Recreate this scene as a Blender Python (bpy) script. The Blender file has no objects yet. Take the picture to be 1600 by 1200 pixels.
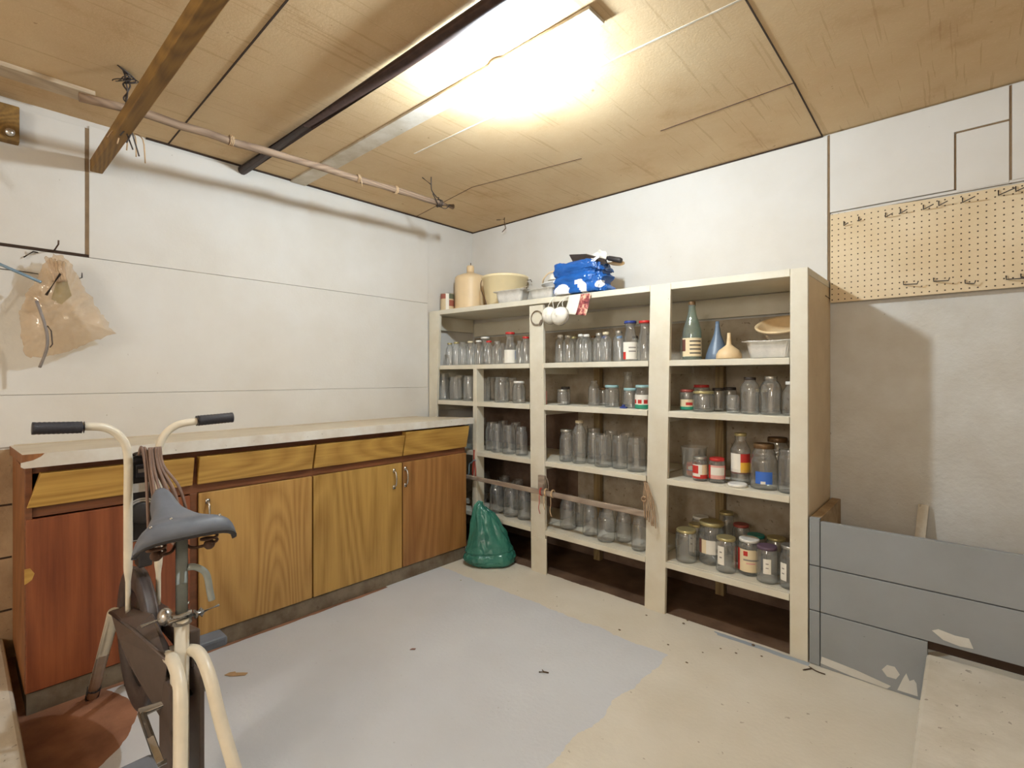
import bpy, bmesh, math, random
from mathutils import Vector, Matrix, noise as mnoise
random.seed(7)
SC = bpy.context.scene
COL = SC.collection
# ------------------------------------------------------------------ camera, world, light, exposure
F = 787.4; YAW = math.atan(711/787.4); CA = math.cos(YAW); SA = math.sin(YAW)
CX, CY, CZ, V0 = 2.98, -2.828, 1.18, 588.5
cam_d = bpy.data.cameras.new('camera'); cam = bpy.data.objects.new('camera', cam_d); COL.objects.link(cam)
cam.location = (CX, CY, CZ); cam.rotation_euler = (math.pi/2, 0, YAW)
cam_d.sensor_width = 36; cam_d.lens = 36*F/1600; cam_d.shift_y = (V0-600)/1600; cam_d.clip_start = .05
SC.camera = cam
w = bpy.data.worlds.new('world'); SC.world = w; w.use_nodes = True
w.node_tree.nodes['Background'].inputs[0].default_value = (.8, .85, 1, 1); w.node_tree.nodes['Background'].inputs[1].default_value = .3
SC.view_settings.view_transform = 'Standard'; SC.view_settings.look = 'None'; SC.view_settings.gamma = 1
SC.view_settings.exposure = 1.98; SC.view_settings.use_curve_mapping = False
SC.cycles.max_bounces = 10; SC.cycles.diffuse_bounces = 6; SC.cycles.glossy_bounces = 4
SC.cycles.transparent_max_bounces = 40; SC.cycles.transmission_bounces = 8
SC.cycles.caustics_reflective = False; SC.cycles.caustics_refractive = False
SC.cycles.sample_clamp_indirect = 6; SC.cycles.use_denoising = True
BULB = (1.690, -1.446, 2.255); BULB_L = 385.0
def lamp(name, loc, energy, radius, col):
    d = bpy.data.lights.new(name, 'POINT'); d.energy = energy; d.shadow_soft_size = radius; d.color = col
    o = bpy.data.objects.new(name, d); COL.objects.link(o); o.location = loc; return o
lamp('fill_lamp', (2.9, -5.7, 2.0), 34, .30, (1, .97, .90))      # added fill light behind the camera, lifts the shadows; no fitting there

# ------------------------------------------------------------------ measuring helpers (photo point -> place on a known plane of the room)
def ray(u, v):
    r = (u-800)/F
    return (-SA+CA*r, CA+SA*r, (V0-v)/F)
def onx(u, v, x):
    d = ray(u, v); k = (x-CX)/d[0]; return Vector((x, CY+k*d[1], CZ+k*d[2]))
def ony(u, v, y):
    d = ray(u, v); k = (y-CY)/d[1]; return Vector((CX+k*d[0], y, CZ+k*d[2]))
def onz(u, v, z):
    d = ray(u, v); k = (z-CZ)/d[2]; return Vector((CX+k*d[0], CY+k*d[1], z))
def depth(x, y): return -SA*(x-CX)+CA*(y-CY)
def s2l(c):
    return tuple(((v/255)/12.92 if v/255 <= .04045 else ((v/255+.055)/1.055)**2.4) for v in c)

# ------------------------------------------------------------------ materials
MATS = {}
def newmat(name):
    m = bpy.data.materials.new(name); m.use_nodes = True; nt = m.node_tree
    b = nt.nodes['Principled BSDF']; MATS[name] = m
    return m, nt, b
def N(nt, t, **kw):
    n = nt.nodes.new(t)
    for k, v in kw.items():
        if k.startswith('i_'): n.inputs[k[2:].replace('_', ' ')].default_value = v
        else: setattr(n, k, v)
    return n
def ramp(nt, fac, stops):
    r = nt.nodes.new('ShaderNodeValToRGB'); e = r.color_ramp.elements
    while len(e) < len(stops): e.new(.5)
    for i, (p, c) in enumerate(stops):
        e[i].position = p; e[i].color = (c[0], c[1], c[2], 1)
    nt.links.new(fac, r.inputs[0]); return r.outputs[0]
def mixc(nt, fac, a, b):
    m = nt.nodes.new('ShaderNodeMix'); m.data_type = 'RGBA'
    for s, v in ((m.inputs[0], fac), (m.inputs[6], a), (m.inputs[7], b)):
        if hasattr(v, 'links') or hasattr(v, 'is_linked'): nt.links.new(v, s)
        else: s.default_value = v if not isinstance(v, tuple) else (v[0], v[1], v[2], 1)
    return m.outputs[2]
def math_(nt, op, a, b=None, c=None, clamp=False):
    m = nt.nodes.new('ShaderNodeMath'); m.operation = op; m.use_clamp = clamp
    for i, v in enumerate((a, b, c)):
        if v is None: continue
        if hasattr(v, 'is_linked'): nt.links.new(v, m.inputs[i])
        else: m.inputs[i].default_value = v
    return m.outputs[0]
def noise_(nt, vec, scale, detail=4, rough=.55):
    n = nt.nodes.new('ShaderNodeTexNoise'); n.inputs['Scale'].default_value = scale; n.inputs['Detail'].default_value = detail
    n.inputs['Roughness'].default_value = rough; nt.links.new(vec, n.inputs['Vector']); return n.outputs['Fac']
def coord(nt, kind='Object', scale=None):
    c = nt.nodes.new('ShaderNodeTexCoord'); o = c.outputs[kind]
    if scale:
        mp = nt.nodes.new('ShaderNodeMapping'); mp.inputs['Scale'].default_value = scale; nt.links.new(o, mp.inputs[0]); o = mp.outputs[0]
    return o
def wpos(nt):
    g = nt.nodes.new('ShaderNodeNewGeometry'); return g.outputs['Position']
def bump(nt, b, h, strength=.3, dist=.005):
    n = nt.nodes.new('ShaderNodeBump'); n.inputs['Strength'].default_value = strength; n.inputs['Distance'].default_value = dist
    nt.links.new(h, n.inputs['Height']); nt.links.new(n.outputs[0], b.inputs['Normal'])

def plain(name, rgb, rough=.5, metal=0, var=.12, scale=30, bumpv=0):
    m, nt, b = newmat(name); c = s2l(rgb); v = coord(nt)
    f = noise_(nt, v, scale)
    col = ramp(nt, f, [(.3, tuple(x*(1-var) for x in c)), (.7, tuple(min(1, x*(1+var)) for x in c))])
    nt.links.new(col, b.inputs['Base Color']); b.inputs['Roughness'].default_value = rough; b.inputs['Metallic'].default_value = metal
    if bumpv: bump(nt, b, noise_(nt, v, scale*3), bumpv, .003)
    return m
def paint(name, rgb, dirt, scale=5, amt=.5, speck=True, rough=.65, bumpv=.25, bscale=60, speckth=.70, spc=(90, 75, 60)):
    """old painted surface: broad soiling, fine specks, uneven coat"""
    m, nt, b = newmat(name); v = coord(nt)
    f1 = noise_(nt, v, scale, 5, .6)
    col = ramp(nt, f1, [(.35, s2l(rgb)), (.35+.5/amt*.5 if amt else 1, s2l(dirt))])
    if speck:
        f2 = noise_(nt, v, 38, 3, .6)
        s = math_(nt, 'GREATER_THAN', f2, speckth)
        col = mixc(nt, math_(nt, 'MULTIPLY', s, .55), col, s2l(spc))
    nt.links.new(col, b.inputs['Base Color']); b.inputs['Roughness'].default_value = rough
    bump(nt, b, noise_(nt, v, bscale, 5, .6), bumpv, .004)
    return m
def wood(name, light, dark, axis=2, freq=9, rough=.45, dist=5, seed=0.0):
    m, nt, b = newmat(name); sc = [1, 1, 1]; sc[axis] = .16
    c = nt.nodes.new('ShaderNodeTexCoord'); mp = nt.nodes.new('ShaderNodeMapping')
    mp.inputs['Scale'].default_value = sc; mp.inputs['Location'].default_value = (seed, seed*1.7, seed*.6)
    nt.links.new(c.outputs['Object'], mp.inputs[0]); v = mp.outputs[0]
    wv = nt.nodes.new('ShaderNodeTexNoise'); wv.inputs['Scale'].default_value = freq*.35; wv.inputs['Detail'].default_value = 1
    nt.links.new(v, wv.inputs['Vector'])
    rings = math_(nt, 'FRACT', math_(nt, 'MULTIPLY', wv.outputs['Fac'], freq*2.6))
    rings = math_(nt, 'ABSOLUTE', math_(nt, 'SUBTRACT', rings, .5))
    sc2 = [90, 90, 90]; sc2[axis] = 4
    mp2 = nt.nodes.new('ShaderNodeMapping'); mp2.inputs['Scale'].default_value = sc2; nt.links.new(c.outputs['Object'], mp2.inputs[0])
    fine = noise_(nt, mp2.outputs[0], 1.0, 3)
    big = noise_(nt, c.outputs['Object'], 3.0, 3)
    f = math_(nt, 'ADD', math_(nt, 'MULTIPLY', rings, .70), math_(nt, 'MULTIPLY', fine, .62))
    f = math_(nt, 'ADD', f, math_(nt, 'MULTIPLY', big, .35))
    col = ramp(nt, f, [(.30, s2l(dark)), (.85, s2l(light))])
    nt.links.new(col, b.inputs['Base Color']); b.inputs['Roughness'].default_value = rough
    bump(nt, b, fine, .12, .002)
    return m

WALL = paint('wall paint', (212, 209, 204), (205, 200, 192), 2.0, .8, True, .75, .16, 70, .76, (150, 138, 124))
ROUGHWALL = paint('rough concrete paint', (204, 203, 199), (192, 188, 180), 4.0, .8, True, .8, .7, 45, .72, (130, 116, 100))
BLOCKSHADE = paint('shaded block wall', (186, 160, 128), (150, 122, 92), 4, .8, True, .85, .6, 40, .7)  # brown tone has the cabinet's shadow painted into it
SHELFP = paint('shelf cream paint', (212, 206, 190), (202, 193, 173), 6, .7, True, .55, .2, 50, .74)
SHELFT = paint('shelf side paint', (214, 194, 162), (200, 178, 145), 4, .7, True, .6, .2, 50, .72)
BACKCON = paint('shelf back concrete', (184, 172, 154), (150, 134, 112), 6, .8, True, .85, .7, 40, .66)
BINP = paint('bin grey paint', (142, 146, 150), (130, 133, 134), 3, .6, True, .6, .15, 40, .73, (95, 98, 100))
BINW = paint('bare bin wood', (190, 165, 130), (140, 112, 80), 8, .8, True, .75, .2, 50, .7)
STEP = paint('step concrete', (212, 206, 194), (186, 178, 162), 5, .7, True, .8, .4, 40, .68)
PEG = paint('pegboard', (216, 192, 150), (196, 168, 124), 4, .7, False, .7, .1, 60)
BATTEN = paint('batten paint', (215, 208, 196), (186, 174, 152), 8, .8, True, .7, .2, 40, .72)
COUNTER = paint('counter laminate', (208, 195, 172), (192, 176, 150), 5, .7, True, .4, .08, 40, .74, (120, 100, 80))
COUNTERE = paint('counter edge strip', (216, 212, 204), (200, 190, 176), 8, .8, True, .4, .08, 40, .70, (150, 140, 125))
DARKGAP = plain('dark gap', (58, 42, 30), .9)
SEAMC = plain('board seam', (128, 106, 80), .9)
DOORW = wood('oak door', (184, 144, 82), (146, 104, 50), 2, 9, .45, 5, 0)
DOORW2 = wood('oak door wide grain', (184, 146, 78), (144, 106, 48), 2, 7, .45, 5, 3.1)
DOORR = wood('red stained door', (142, 80, 46), (104, 50, 28), 2, 6, .4, 5, 7.7)
DOORB = wood('brown stained door', (164, 118, 66), (126, 82, 42), 2, 7, .45, 5, 5.2)
DRAWW = wood('oak drawer', (194, 154, 78), (150, 108, 46), 1, 9, .45, 5, 1.3)
FRAMEW = wood('cabinet frame', (128, 80, 50), (98, 58, 34), 1, 9, .5, 5, 2.2)
SIDEW = wood('cabinet side', (150, 98, 56), (104, 62, 34), 2, 8, .55, 5, 4.2)
TOEW = paint('toe board', (128, 116, 98), (92, 76, 58), 9, .8, True, .8, .2, 50, .66)
BEAMW = wood('timber strip', (142, 108, 52), (96, 68, 30), 0, 10, .7, 5, 1.9)
BRANCH = wood('branch bark', (150, 126, 104), (104, 82, 66), 1, 14, .8, 5, 2.9)
STICKW = wood('grey stick', (158, 142, 126), (116, 98, 84), 0, 14, .75, 5, 3.3)
POSTW = wood('old raw post', (150, 128, 88), (112, 88, 56), 2, 10, .7, 5, 1.1)
RUST = plain('rusty wire', (92, 66, 50), .7, .3, .3)
WIRE = plain('dark wire', (70, 62, 58), .5, .5)
STEELD = plain('dark steel bar', (62, 44, 38), .6, .2, .3)
CHROME = plain('worn chrome', (190, 186, 180), .25, .9, .15)
ALU = plain('foil', (226, 223, 218), .3, .55, .12, 20, .6)
CREAMT = plain('cream enamel tube', (226, 217, 198), .35, 0, .05)
GREYT = plain('grey tube', (150, 156, 152), .4, .3, .08)
RUBBER = plain('black rubber', (46, 42, 42), .55, 0, .2, 60)
GRIP = plain('ribbed grip', (44, 42, 50), .4, 0, .2, 200, .6)
SADDLE = plain('dusty blue grey vinyl', (104, 109, 120), .5, 0, .18, 14)
GUARD = plain('brown guard enamel', (86, 73, 67), .45, .1, .12)
BLACKP = plain('black panel', (40, 36, 38), .35, 0, .1)
DIALW = plain('dial white', (206, 200, 192), .4)
CORD = plain('brown cord', (128, 104, 92), .6, 0, .1)
TWINE = plain('twine', (190, 160, 124), .9, 0, .2)
REDTW = plain('red string', (176, 70, 60), .8, 0, .2)
JUGP = plain('beige plastic jug', (222, 196, 156), .45, 0, .06, 6)
BUCKP = plain('cream plastic pail', (232, 214, 172), .4, 0, .05, 6)
WHITEP = plain('white plastic', (228, 226, 222), .45, 0, .04)
YELP = plain('buff plastic', (216, 188, 146), .5, 0, .06)
BLUEP = plain('slate blue plastic', (96, 112, 132), .4, 0, .08)
BLUEBAG = plain('blue plastic film', (26, 82, 152), .22, 0, .25, 9, .5)
WHITEBAG = plain('white plastic film', (222, 222, 226), .3, 0, .06)
GREENBAG = plain('green plastic film', (50, 112, 98), .25, 0, .22, 8, .4)
MASKW = plain('white mask', (222, 216, 204), .8, 0, .06)
PAPER = plain('paper', (224, 216, 200), .8, 0, .05)
PAPERK = plain('brown card', (178, 146, 108), .9, 0, .1)
TWIG = plain('twig', (84, 66, 50), .9)
LIDS = {
 'gold': plain('gold lid', (184, 170, 122), .35, .5, .1), 'white': plain('white lid', (226, 222, 214), .4),
 'cream': plain('cream lid', (214, 200, 168), .5), 'red': plain('red lid', (190, 44, 40), .4), 'blue': plain('blue lid', (40, 58, 128), .4),
 'sky': plain('light blue lid', (54, 124, 178), .4), 'teal': plain('teal lid', (38, 130, 120), .4), 'purple': plain('purple lid', (92, 72, 90), .45),
 'silver': plain('silver lid', (190, 186, 176), .3, .8), 'brown': plain('brown lid', (112, 84, 54), .4, .4), 'dark': plain('dark lid', (52, 44, 40), .45),
 'check': plain('patterned lid', (150, 70, 60), .5, 0, .9, 160),'bluewhite': plain('pale patterned lid', (150, 186, 190), .4, 0, .6, 150)}
LAB = {'white': plain('label white', (226, 220, 208), .7, 0, .05), 'cream': plain('label cream', (222, 204, 168), .7, 0, .06),
 'red': plain('label red', (190, 48, 40), .6), 'yellow': plain('label yellow', (226, 176, 60), .6), 'green': plain('label green', (40, 140, 110), .6),
 'blue': plain('label blue', (56, 104, 190), .5), 'grey': plain('label grey', (140, 132, 124), .7), 'brown': plain('label brown', (110, 66, 56), .7),
 'black': plain('label ink', (70, 62, 60), .7), 'orange': plain('label orange', (214, 104, 60), .6), 'pink': plain('label pink', (216, 160, 150), .7)}

def glass(name, tint, edge, dust=.06, dcol=(.75, .75, .72)):
    m, nt, b = newmat(name); out = nt.nodes['Material Output']; nt.nodes.remove(b)
    lw = N(nt, 'ShaderNodeLayerWeight'); lw.inputs['Blend'].default_value = .5
    col = ramp(nt, lw.outputs['Facing'], [(0, tint), (.62, tint), (1, edge)])
    tr = N(nt, 'ShaderNodeBsdfTransparent'); nt.links.new(col, tr.inputs[0])
    gl = N(nt, 'ShaderNodeBsdfGlossy'); gl.inputs['Roughness'].default_value = .025; gl.inputs[0].default_value = (.95, .95, .95, 1)
    df = N(nt, 'ShaderNodeBsdfDiffuse'); df.inputs[0].default_value = (*dcol, 1)
    fr = math_(nt, 'ADD', math_(nt, 'MULTIPLY', math_(nt, 'POWER', lw.outputs['Facing'], 3.0), .50), .055)
    nz = noise_(nt, coord(nt), 22, 4)
    df_f = math_(nt, 'MULTIPLY', nz, dust*2)
    m1 = N(nt, 'ShaderNodeMixShader'); nt.links.new(df_f, m1.inputs[0]); nt.links.new(tr.outputs[0], m1.inputs[1]); nt.links.new(df.outputs[0], m1.inputs[2])
    m2 = N(nt, 'ShaderNodeMixShader'); nt.links.new(fr, m2.inputs[0]); nt.links.new(m1.outputs[0], m2.inputs[1]); nt.links.new(gl.outputs[0], m2.inputs[2])
    nt.links.new(m2.outputs[0], out.inputs[0]); return m
GLASS = glass('clear glass', (.985, .988, .988), (.50, .54, .545), .032, (.74, .80, .84))
GLASSB = glass('bluish glass', (.93, .965, .985), (.46, .55, .62), .035)
GLASSG = glass('green glass', (.74, .84, .78), (.36, .46, .42), .10)
CLEARP = glass('clear plastic', (.93, .93, .92), (.6, .6, .6), .12)
BAGP = glass('tan plastic film', (.94, .87, .78), (.84, .73, .60), .20, (.74, .60, .45))

def emis(name, col, st):
    m, nt, b = newmat(name); out = nt.nodes['Material Output']; nt.nodes.remove(b)
    e = N(nt, 'ShaderNodeEmission'); e.inputs[0].default_value = (*col, 1); e.inputs[1].default_value = st
    nt.links.new(e.outputs[0], out.inputs[0]); return m
BULBM = emis('lit bulb', (.81, .925, 1), BULB_L)

def floor_mat():
    m, nt, b = newmat('painted floor'); p = wpos(nt)
    sx = nt.nodes.new('ShaderNodeSeparateXYZ'); nt.links.new(p, sx.inputs[0]); X, Y = sx.outputs[0], sx.outputs[1]
    n1 = noise_(nt, p, 7, 5); n2 = noise_(nt, p, 60, 3); n3 = noise_(nt, p, 2.2, 5)
    wob = math_(nt, 'MULTIPLY', math_(nt, 'SUBTRACT', n1, .5), .09)
    gx = math_(nt, 'LESS_THAN', math_(nt, 'ADD', X, wob), 2.035)
    gy = math_(nt, 'LESS_THAN', math_(nt, 'ADD', Y, wob), -.80)
    gxl = math_(nt, 'GREATER_THAN', math_(nt, 'ADD', X, wob), .50)
    grey = math_(nt, 'MULTIPLY', math_(nt, 'MULTIPLY', gx, gy), gxl)
    cream = ramp(nt, n3, [(.3, s2l((218, 212, 200))), (.7, s2l((204, 196, 180)))])
    spot = math_(nt, 'GREATER_THAN', noise_(nt, p, 26, 4), .70)
    cream = mixc(nt, math_(nt, 'MULTIPLY', spot, .5), cream, s2l((120, 98, 76)))
    greyc = ramp(nt, n3, [(.3, s2l((203, 206, 212))), (.7, s2l((195, 197, 202)))])
    greyc = mixc(nt, math_(nt, 'MULTIPLY', math_(nt, 'GREATER_THAN', n2, .72), .3), greyc, s2l((135, 130, 126)))
    col = mixc(nt, grey, cream, greyc)
    dx = math_(nt, 'SUBTRACT', X, .75); dy = math_(nt, 'SUBTRACT', Y, -2.75)
    rr = math_(nt, 'SQRT', math_(nt, 'ADD', math_(nt, 'MULTIPLY', dx, dx), math_(nt, 'MULTIPLY', dy, dy)))
    pt = math_(nt, 'LESS_THAN', math_(nt, 'ADD', rr, math_(nt, 'MULTIPLY', wob, .4)), .355)
    st = math_(nt, 'MULTIPLY', math_(nt, 'LESS_THAN', math_(nt, 'ADD', X, math_(nt, 'MULTIPLY', wob, .3)), .575), math_(nt, 'LESS_THAN', Y, -1.2))
    brown = ramp(nt, n1, [(.35, s2l((158, 112, 86))), (.65, s2l((124, 84, 62)))])
    col = mixc(nt, math_(nt, 'MAXIMUM', pt, st), col, brown)
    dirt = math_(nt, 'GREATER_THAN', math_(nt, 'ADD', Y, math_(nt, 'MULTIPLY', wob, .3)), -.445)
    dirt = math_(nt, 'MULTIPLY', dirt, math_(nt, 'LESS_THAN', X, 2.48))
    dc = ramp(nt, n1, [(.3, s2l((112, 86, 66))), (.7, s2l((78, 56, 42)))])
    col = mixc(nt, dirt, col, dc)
    sy_ = math_(nt, 'ADD', Y, math_(nt, 'MULTIPLY', wob, .3))
    strip = math_(nt, 'MULTIPLY', math_(nt, 'MULTIPLY', math_(nt, 'GREATER_THAN', sy_, -.492), math_(nt, 'LESS_THAN', sy_, -.462)), math_(nt, 'MULTIPLY', math_(nt, 'GREATER_THAN', math_(nt, 'ADD', X, math_(nt, 'MULTIPLY', wob, 3)), 2.12), math_(nt, 'LESS_THAN', X, 2.50)))
    col = mixc(nt, strip, col, s2l((158, 166, 176)))
    nt.links.new(col, b.inputs['Base Color']); b.inputs['Roughness'].default_value = .7
    bump(nt, b, n2, .25, .004); return m
FLOORM = floor_mat()
def ceil_mat():
    m, nt, b = newmat('fibreboard ceiling'); p = wpos(nt)
    n1 = noise_(nt, p, 2.6, 6, .65); n2 = noise_(nt, p, 120, 3)
    mp = nt.nodes.new('ShaderNodeMapping'); mp.inputs['Scale'].default_value = (70, 2, 1); nt.links.new(p, mp.inputs[0])
    st = noise_(nt, mp.outputs[0], 1, 3)
    c = ramp(nt, n1, [(.30, s2l((210, 186, 148))), (.58, s2l((202, 174, 134))), (.80, s2l((176, 140, 98)))])
    c = mixc(nt, math_(nt, 'MULTIPLY', math_(nt, 'GREATER_THAN', n2, .62), .2), c, s2l((225, 200, 160)))
    c = mixc(nt, math_(nt, 'MULTIPLY', math_(nt, 'GREATER_THAN', st, .62), .25), c, s2l((150, 112, 68)))
    sp = math_(nt, 'GREATER_THAN', noise_(nt, p, 16, 4), .74)
    c = mixc(nt, math_(nt, 'MULTIPLY', sp, .5), c, s2l((116, 72, 40)))
    nt.links.new(c, b.inputs['Base Color']); b.inputs['Roughness'].default_value = .8
    bump(nt, b, n2, .2, .003); return m
CEILM = ceil_mat()

# ------------------------------------------------------------------ mesh builder
def frame_to(d):
    d = Vector(d).normalized(); a = Vector((0, 0, 1)) if abs(d.z) < .9 else Vector((1, 0, 0))
    x = d.cross(a).normalized(); y = x.cross(d).normalized(); return x, y
class MB:
    def __init__(s): s.v = []; s.f = []; s.m = []
    def quad(s, *pts, mi=0):
        b = len(s.v); s.v += [Vector(p) for p in pts]; s.f.append(tuple(range(b, b+len(pts)))); s.m.append(mi); return s
    def box(s, x0, x1, y0, y1, z0, z1, mi=0, M=None):
        b = len(s.v)
        P = [Vector((x, y, z)) for z in (z0, z1) for y in (y0, y1) for x in (x0, x1)]
        if M is not None: P = [M @ p for p in P]
        s.v += P
        for f in ((0, 2, 3, 1), (4, 5, 7, 6), (0, 1, 5, 4), (2, 6, 7, 3), (0, 4, 6, 2), (1, 3, 7, 5)):
            s.f.append(tuple(b+i for i in f)); s.m.append(mi)
        return s
    def hexa(s, P, mi=0):
        b = len(s.v); s.v += [Vector(p) for p in P]
        for f in ((0, 2, 3, 1), (4, 5, 7, 6), (0, 1, 5, 4), (2, 6, 7, 3), (0, 4, 6, 2), (1, 3, 7, 5)):
            s.f.append(tuple(b+i for i in f)); s.m.append(mi)
        return s
    def tube(s, pts, r, n=10, mi=0, caps=True):
        pts = [Vector(p) for p in pts]; k = len(pts); b = len(s.v)
        rs = r if isinstance(r, (list, tuple)) else [r]*k
        px = None
        for i, p in enumerate(pts):
            d = (pts[min(i+1, k-1)]-pts[max(i-1, 0)])
            if px is None: x, y = frame_to(d)
            else:
                d.normalize(); x = (px - d*px.dot(d)).normalized(); y = d.cross(x)
            px = x
            for j in range(n):
                a = 2*math.pi*j/n; s.v.append(p+(x*math.cos(a)+y*math.sin(a))*rs[i])
        for i in range(k-1):
            for j in range(n):
                s.f.append((b+i*n+j, b+i*n+(j+1) % n, b+(i+1)*n+(j+1) % n, b+(i+1)*n+j)); s.m.append(mi)
        if caps:
            s.f.append(tuple(b+j for j in range(n))); s.m.append(mi)
            s.f.append(tuple(b+(k-1)*n+j for j in reversed(range(n)))); s.m.append(mi)
        return s
    def lathe(s, prof, n=28, M=None, mi=0, closed=False):
        b = len(s.v); k = len(prof)
        for (r, z) in prof:
            for j in range(n):
                a = 2*math.pi*j/n; p = Vector((r*math.cos(a), r*math.sin(a), z)); s.v.append(M @ p if M is not None else p)
        rows = range(k if closed else k-1)
        for i in rows:
            i2 = (i+1) % k
            for j in range(n):
                s.f.append((b+i*n+j, b+i*n+(j+1) % n, b+i2*n+(j+1) % n, b+i2*n+j)); s.m.append(mi)
        if not closed:
            if prof[0][0] > 1e-4: s.f.append(tuple(b+j for j in reversed(range(n)))); s.m.append(mi)
            if prof[-1][0] > 1e-4: s.f.append(tuple(b+(k-1)*n+j for j in range(n))); s.m.append(mi)
        return s
    def grid(s, fn, nu, nv, mi=0, wrap=False, mfn=None):
        b = len(s.v); W = nu if wrap else nu+1
        for j in range(nv+1):
            for i in range(W): s.v.append(Vector(fn(i/nu, j/nv)))
        for j in range(nv):
            for i in range(nu):
                i2 = (i+1) % W if wrap else i+1
                s.f.append((b+j*W+i, b+j*W+i2, b+(j+1)*W+i2, b+(j+1)*W+i)); s.m.append(mfn((i+.5)/nu, (j+.5)/nv) if mfn else mi)
        return s
    def prism(s, poly, off, mi=0):
        """3-D polygon extruded by a vector"""
        b = len(s.v); n = len(poly); off = Vector(off)
        s.v += [Vector(p) for p in poly]+[Vector(p)+off for p in poly]
        s.f.append(tuple(range(b, b+n))); s.m.append(mi); s.f.append(tuple(reversed(range(b+n, b+2*n)))); s.m.append(mi)
        for i in range(n):
            j = (i+1) % n; s.f.append((b+j, b+i, b+n+i, b+n+j)); s.m.append(mi)
        return s
    def ball(s, c, r, n=14, mi=0, sc=(1, 1, 1)):
        c = Vector(c); k = n//2+1
        return s.grid(lambda u, v: c+Vector((sc[0]*r*math.sin(math.pi*v)*math.cos(2*math.pi*u), sc[1]*r*math.sin(math.pi*v)*math.sin(2*math.pi*u), sc[2]*r*math.cos(math.pi*v))), n, k, mi, True)
    def mesh(s, name, mats, smooth=False, origin=(0, 0, 0), weld=True):
        me = bpy.data.meshes.new(name); o = Vector(origin)
        me.from_pydata([v-o for v in s.v], [], s.f)
        for m in (mats if isinstance(mats, (list, tuple)) else [mats]): me.materials.append(m)
        for p, mi in zip(me.polygons, s.m): p.material_index = mi; p.use_smooth = smooth
        if weld:
            bm = bmesh.new(); bm.from_mesh(me); bmesh.ops.remove_doubles(bm, verts=bm.verts, dist=1e-5)
            bmesh.ops.recalc_face_normals(bm, faces=bm.faces); bm.to_mesh(me); bm.free()
        me.update(); return me
    def build(s, name, mats, parent=None, smooth=False, bevel=0, origin=None, sub=0, solid=0):
        """links ONE mesh object; vertices are given in room coordinates"""
        og = origin if origin is not None else (base_of(parent) if parent else (0, 0, 0))
        o = bpy.data.objects.new(name, s.mesh(name, mats, smooth, og)); COL.objects.link(o)
        if parent: o.parent = parent
        else: o.location = og
        if parent and origin is not None: o.location = Vector(origin)-base_of(parent)
        if solid:
            md = o.modifiers.new('solid', 'SOLIDIFY'); md.thickness = solid; md.offset = 0
        if bevel:
            md = o.modifiers.new('bevel', 'BEVEL'); md.width = bevel; md.segments = 2; md.limit_method = 'ANGLE'
        if sub:
            md = o.modifiers.new('sub', 'SUBSURF'); md.levels = sub; md.render_levels = sub
        return o
def base_of(o):
    v = Vector(o.location)
    while o.parent: o = o.parent; v += Vector(o.location)
    return v
def tag(o, label, cat, group=None, kind=None):
    o['label'] = label; o['category'] = cat
    if group: o['group'] = group
    if kind: o['kind'] = kind
    return o
def thing(name, label, cat, loc=(0, 0, 0), group=None):
    o = bpy.data.objects.new(name, None); COL.objects.link(o); o.location = loc; o.empty_display_size = .05
    return tag(o, label, cat, group)
def struct(name, mb, mats, bevel=0, label=None, cat=None, parent=None):
    o = mb.build(name, mats, parent, bevel=bevel)
    o['kind'] = 'structure'
    if label: tag(o, label, cat)
    return o
def arc(c, r, a0, a1, n, ax=(1, 0, 0), ay=(0, 0, 1)):
    c, ax, ay = Vector(c), Vector(ax), Vector(ay)
    return [c+ax*(r*math.cos(a0+(a1-a0)*i/n))+ay*(r*math.sin(a0+(a1-a0)*i/n)) for i in range(n+1)]
def smooth_path(pts, n=6):
    pts = [Vector(p) for p in pts]; P = [pts[0]]+pts+[pts[-1]]; out = []
    for i in range(1, len(P)-2):
        p0, p1, p2, p3 = P[i-1:i+3]
        for k in range(n):
            t = k/n
            out.append(.5*((2*p1)+(-p0+p2)*t+(2*p0-5*p1+4*p2-p3)*t*t+(-p0+3*p1-3*p2+p3)*t**3))
    out.append(pts[-1]); return out
def nz(x, y, z): return mnoise.noise(Vector((x, y, z)))

# ------------------------------------------------------------------ the setting
H = 2.347; XR, YN = 4.6, -7.0
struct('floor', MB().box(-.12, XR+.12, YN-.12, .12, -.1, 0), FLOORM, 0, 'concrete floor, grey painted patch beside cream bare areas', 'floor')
struct('ceiling', MB().box(-.12, XR+.12, YN-.12, .12, H, H+.1), CEILM, 0, 'tan stained fibreboard ceiling with seams', 'ceiling')
wl = MB().box(-.12, 0, YN, 0, 0, H)
struct('wall_left', wl, WALL, 0, 'off-white painted wall behind the long cabinet', 'wall')
struct('wall_back', MB().box(-.12, XR+.12, 0, .12, 0, H), ROUGHWALL, 0, 'rough off-white wall behind the shelving unit', 'wall')
struct('wall_right', MB().box(XR, XR+.12, YN, 0, 0, H), WALL, 0, 'off-white wall on the side of the grey bin, out of view', 'wall')
struct('wall_front', MB().box(-.12, XR+.12, YN-.12, YN, 0, H), WALL, 0, 'off-white wall behind the viewer', 'wall')
tn = [0]
def trim(mb, mat, bevel=.002, label='', cat='trim'):
    tn[0] += 1; return struct('trim_%d' % tn[0], mb, mat, bevel, label, cat)
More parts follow.
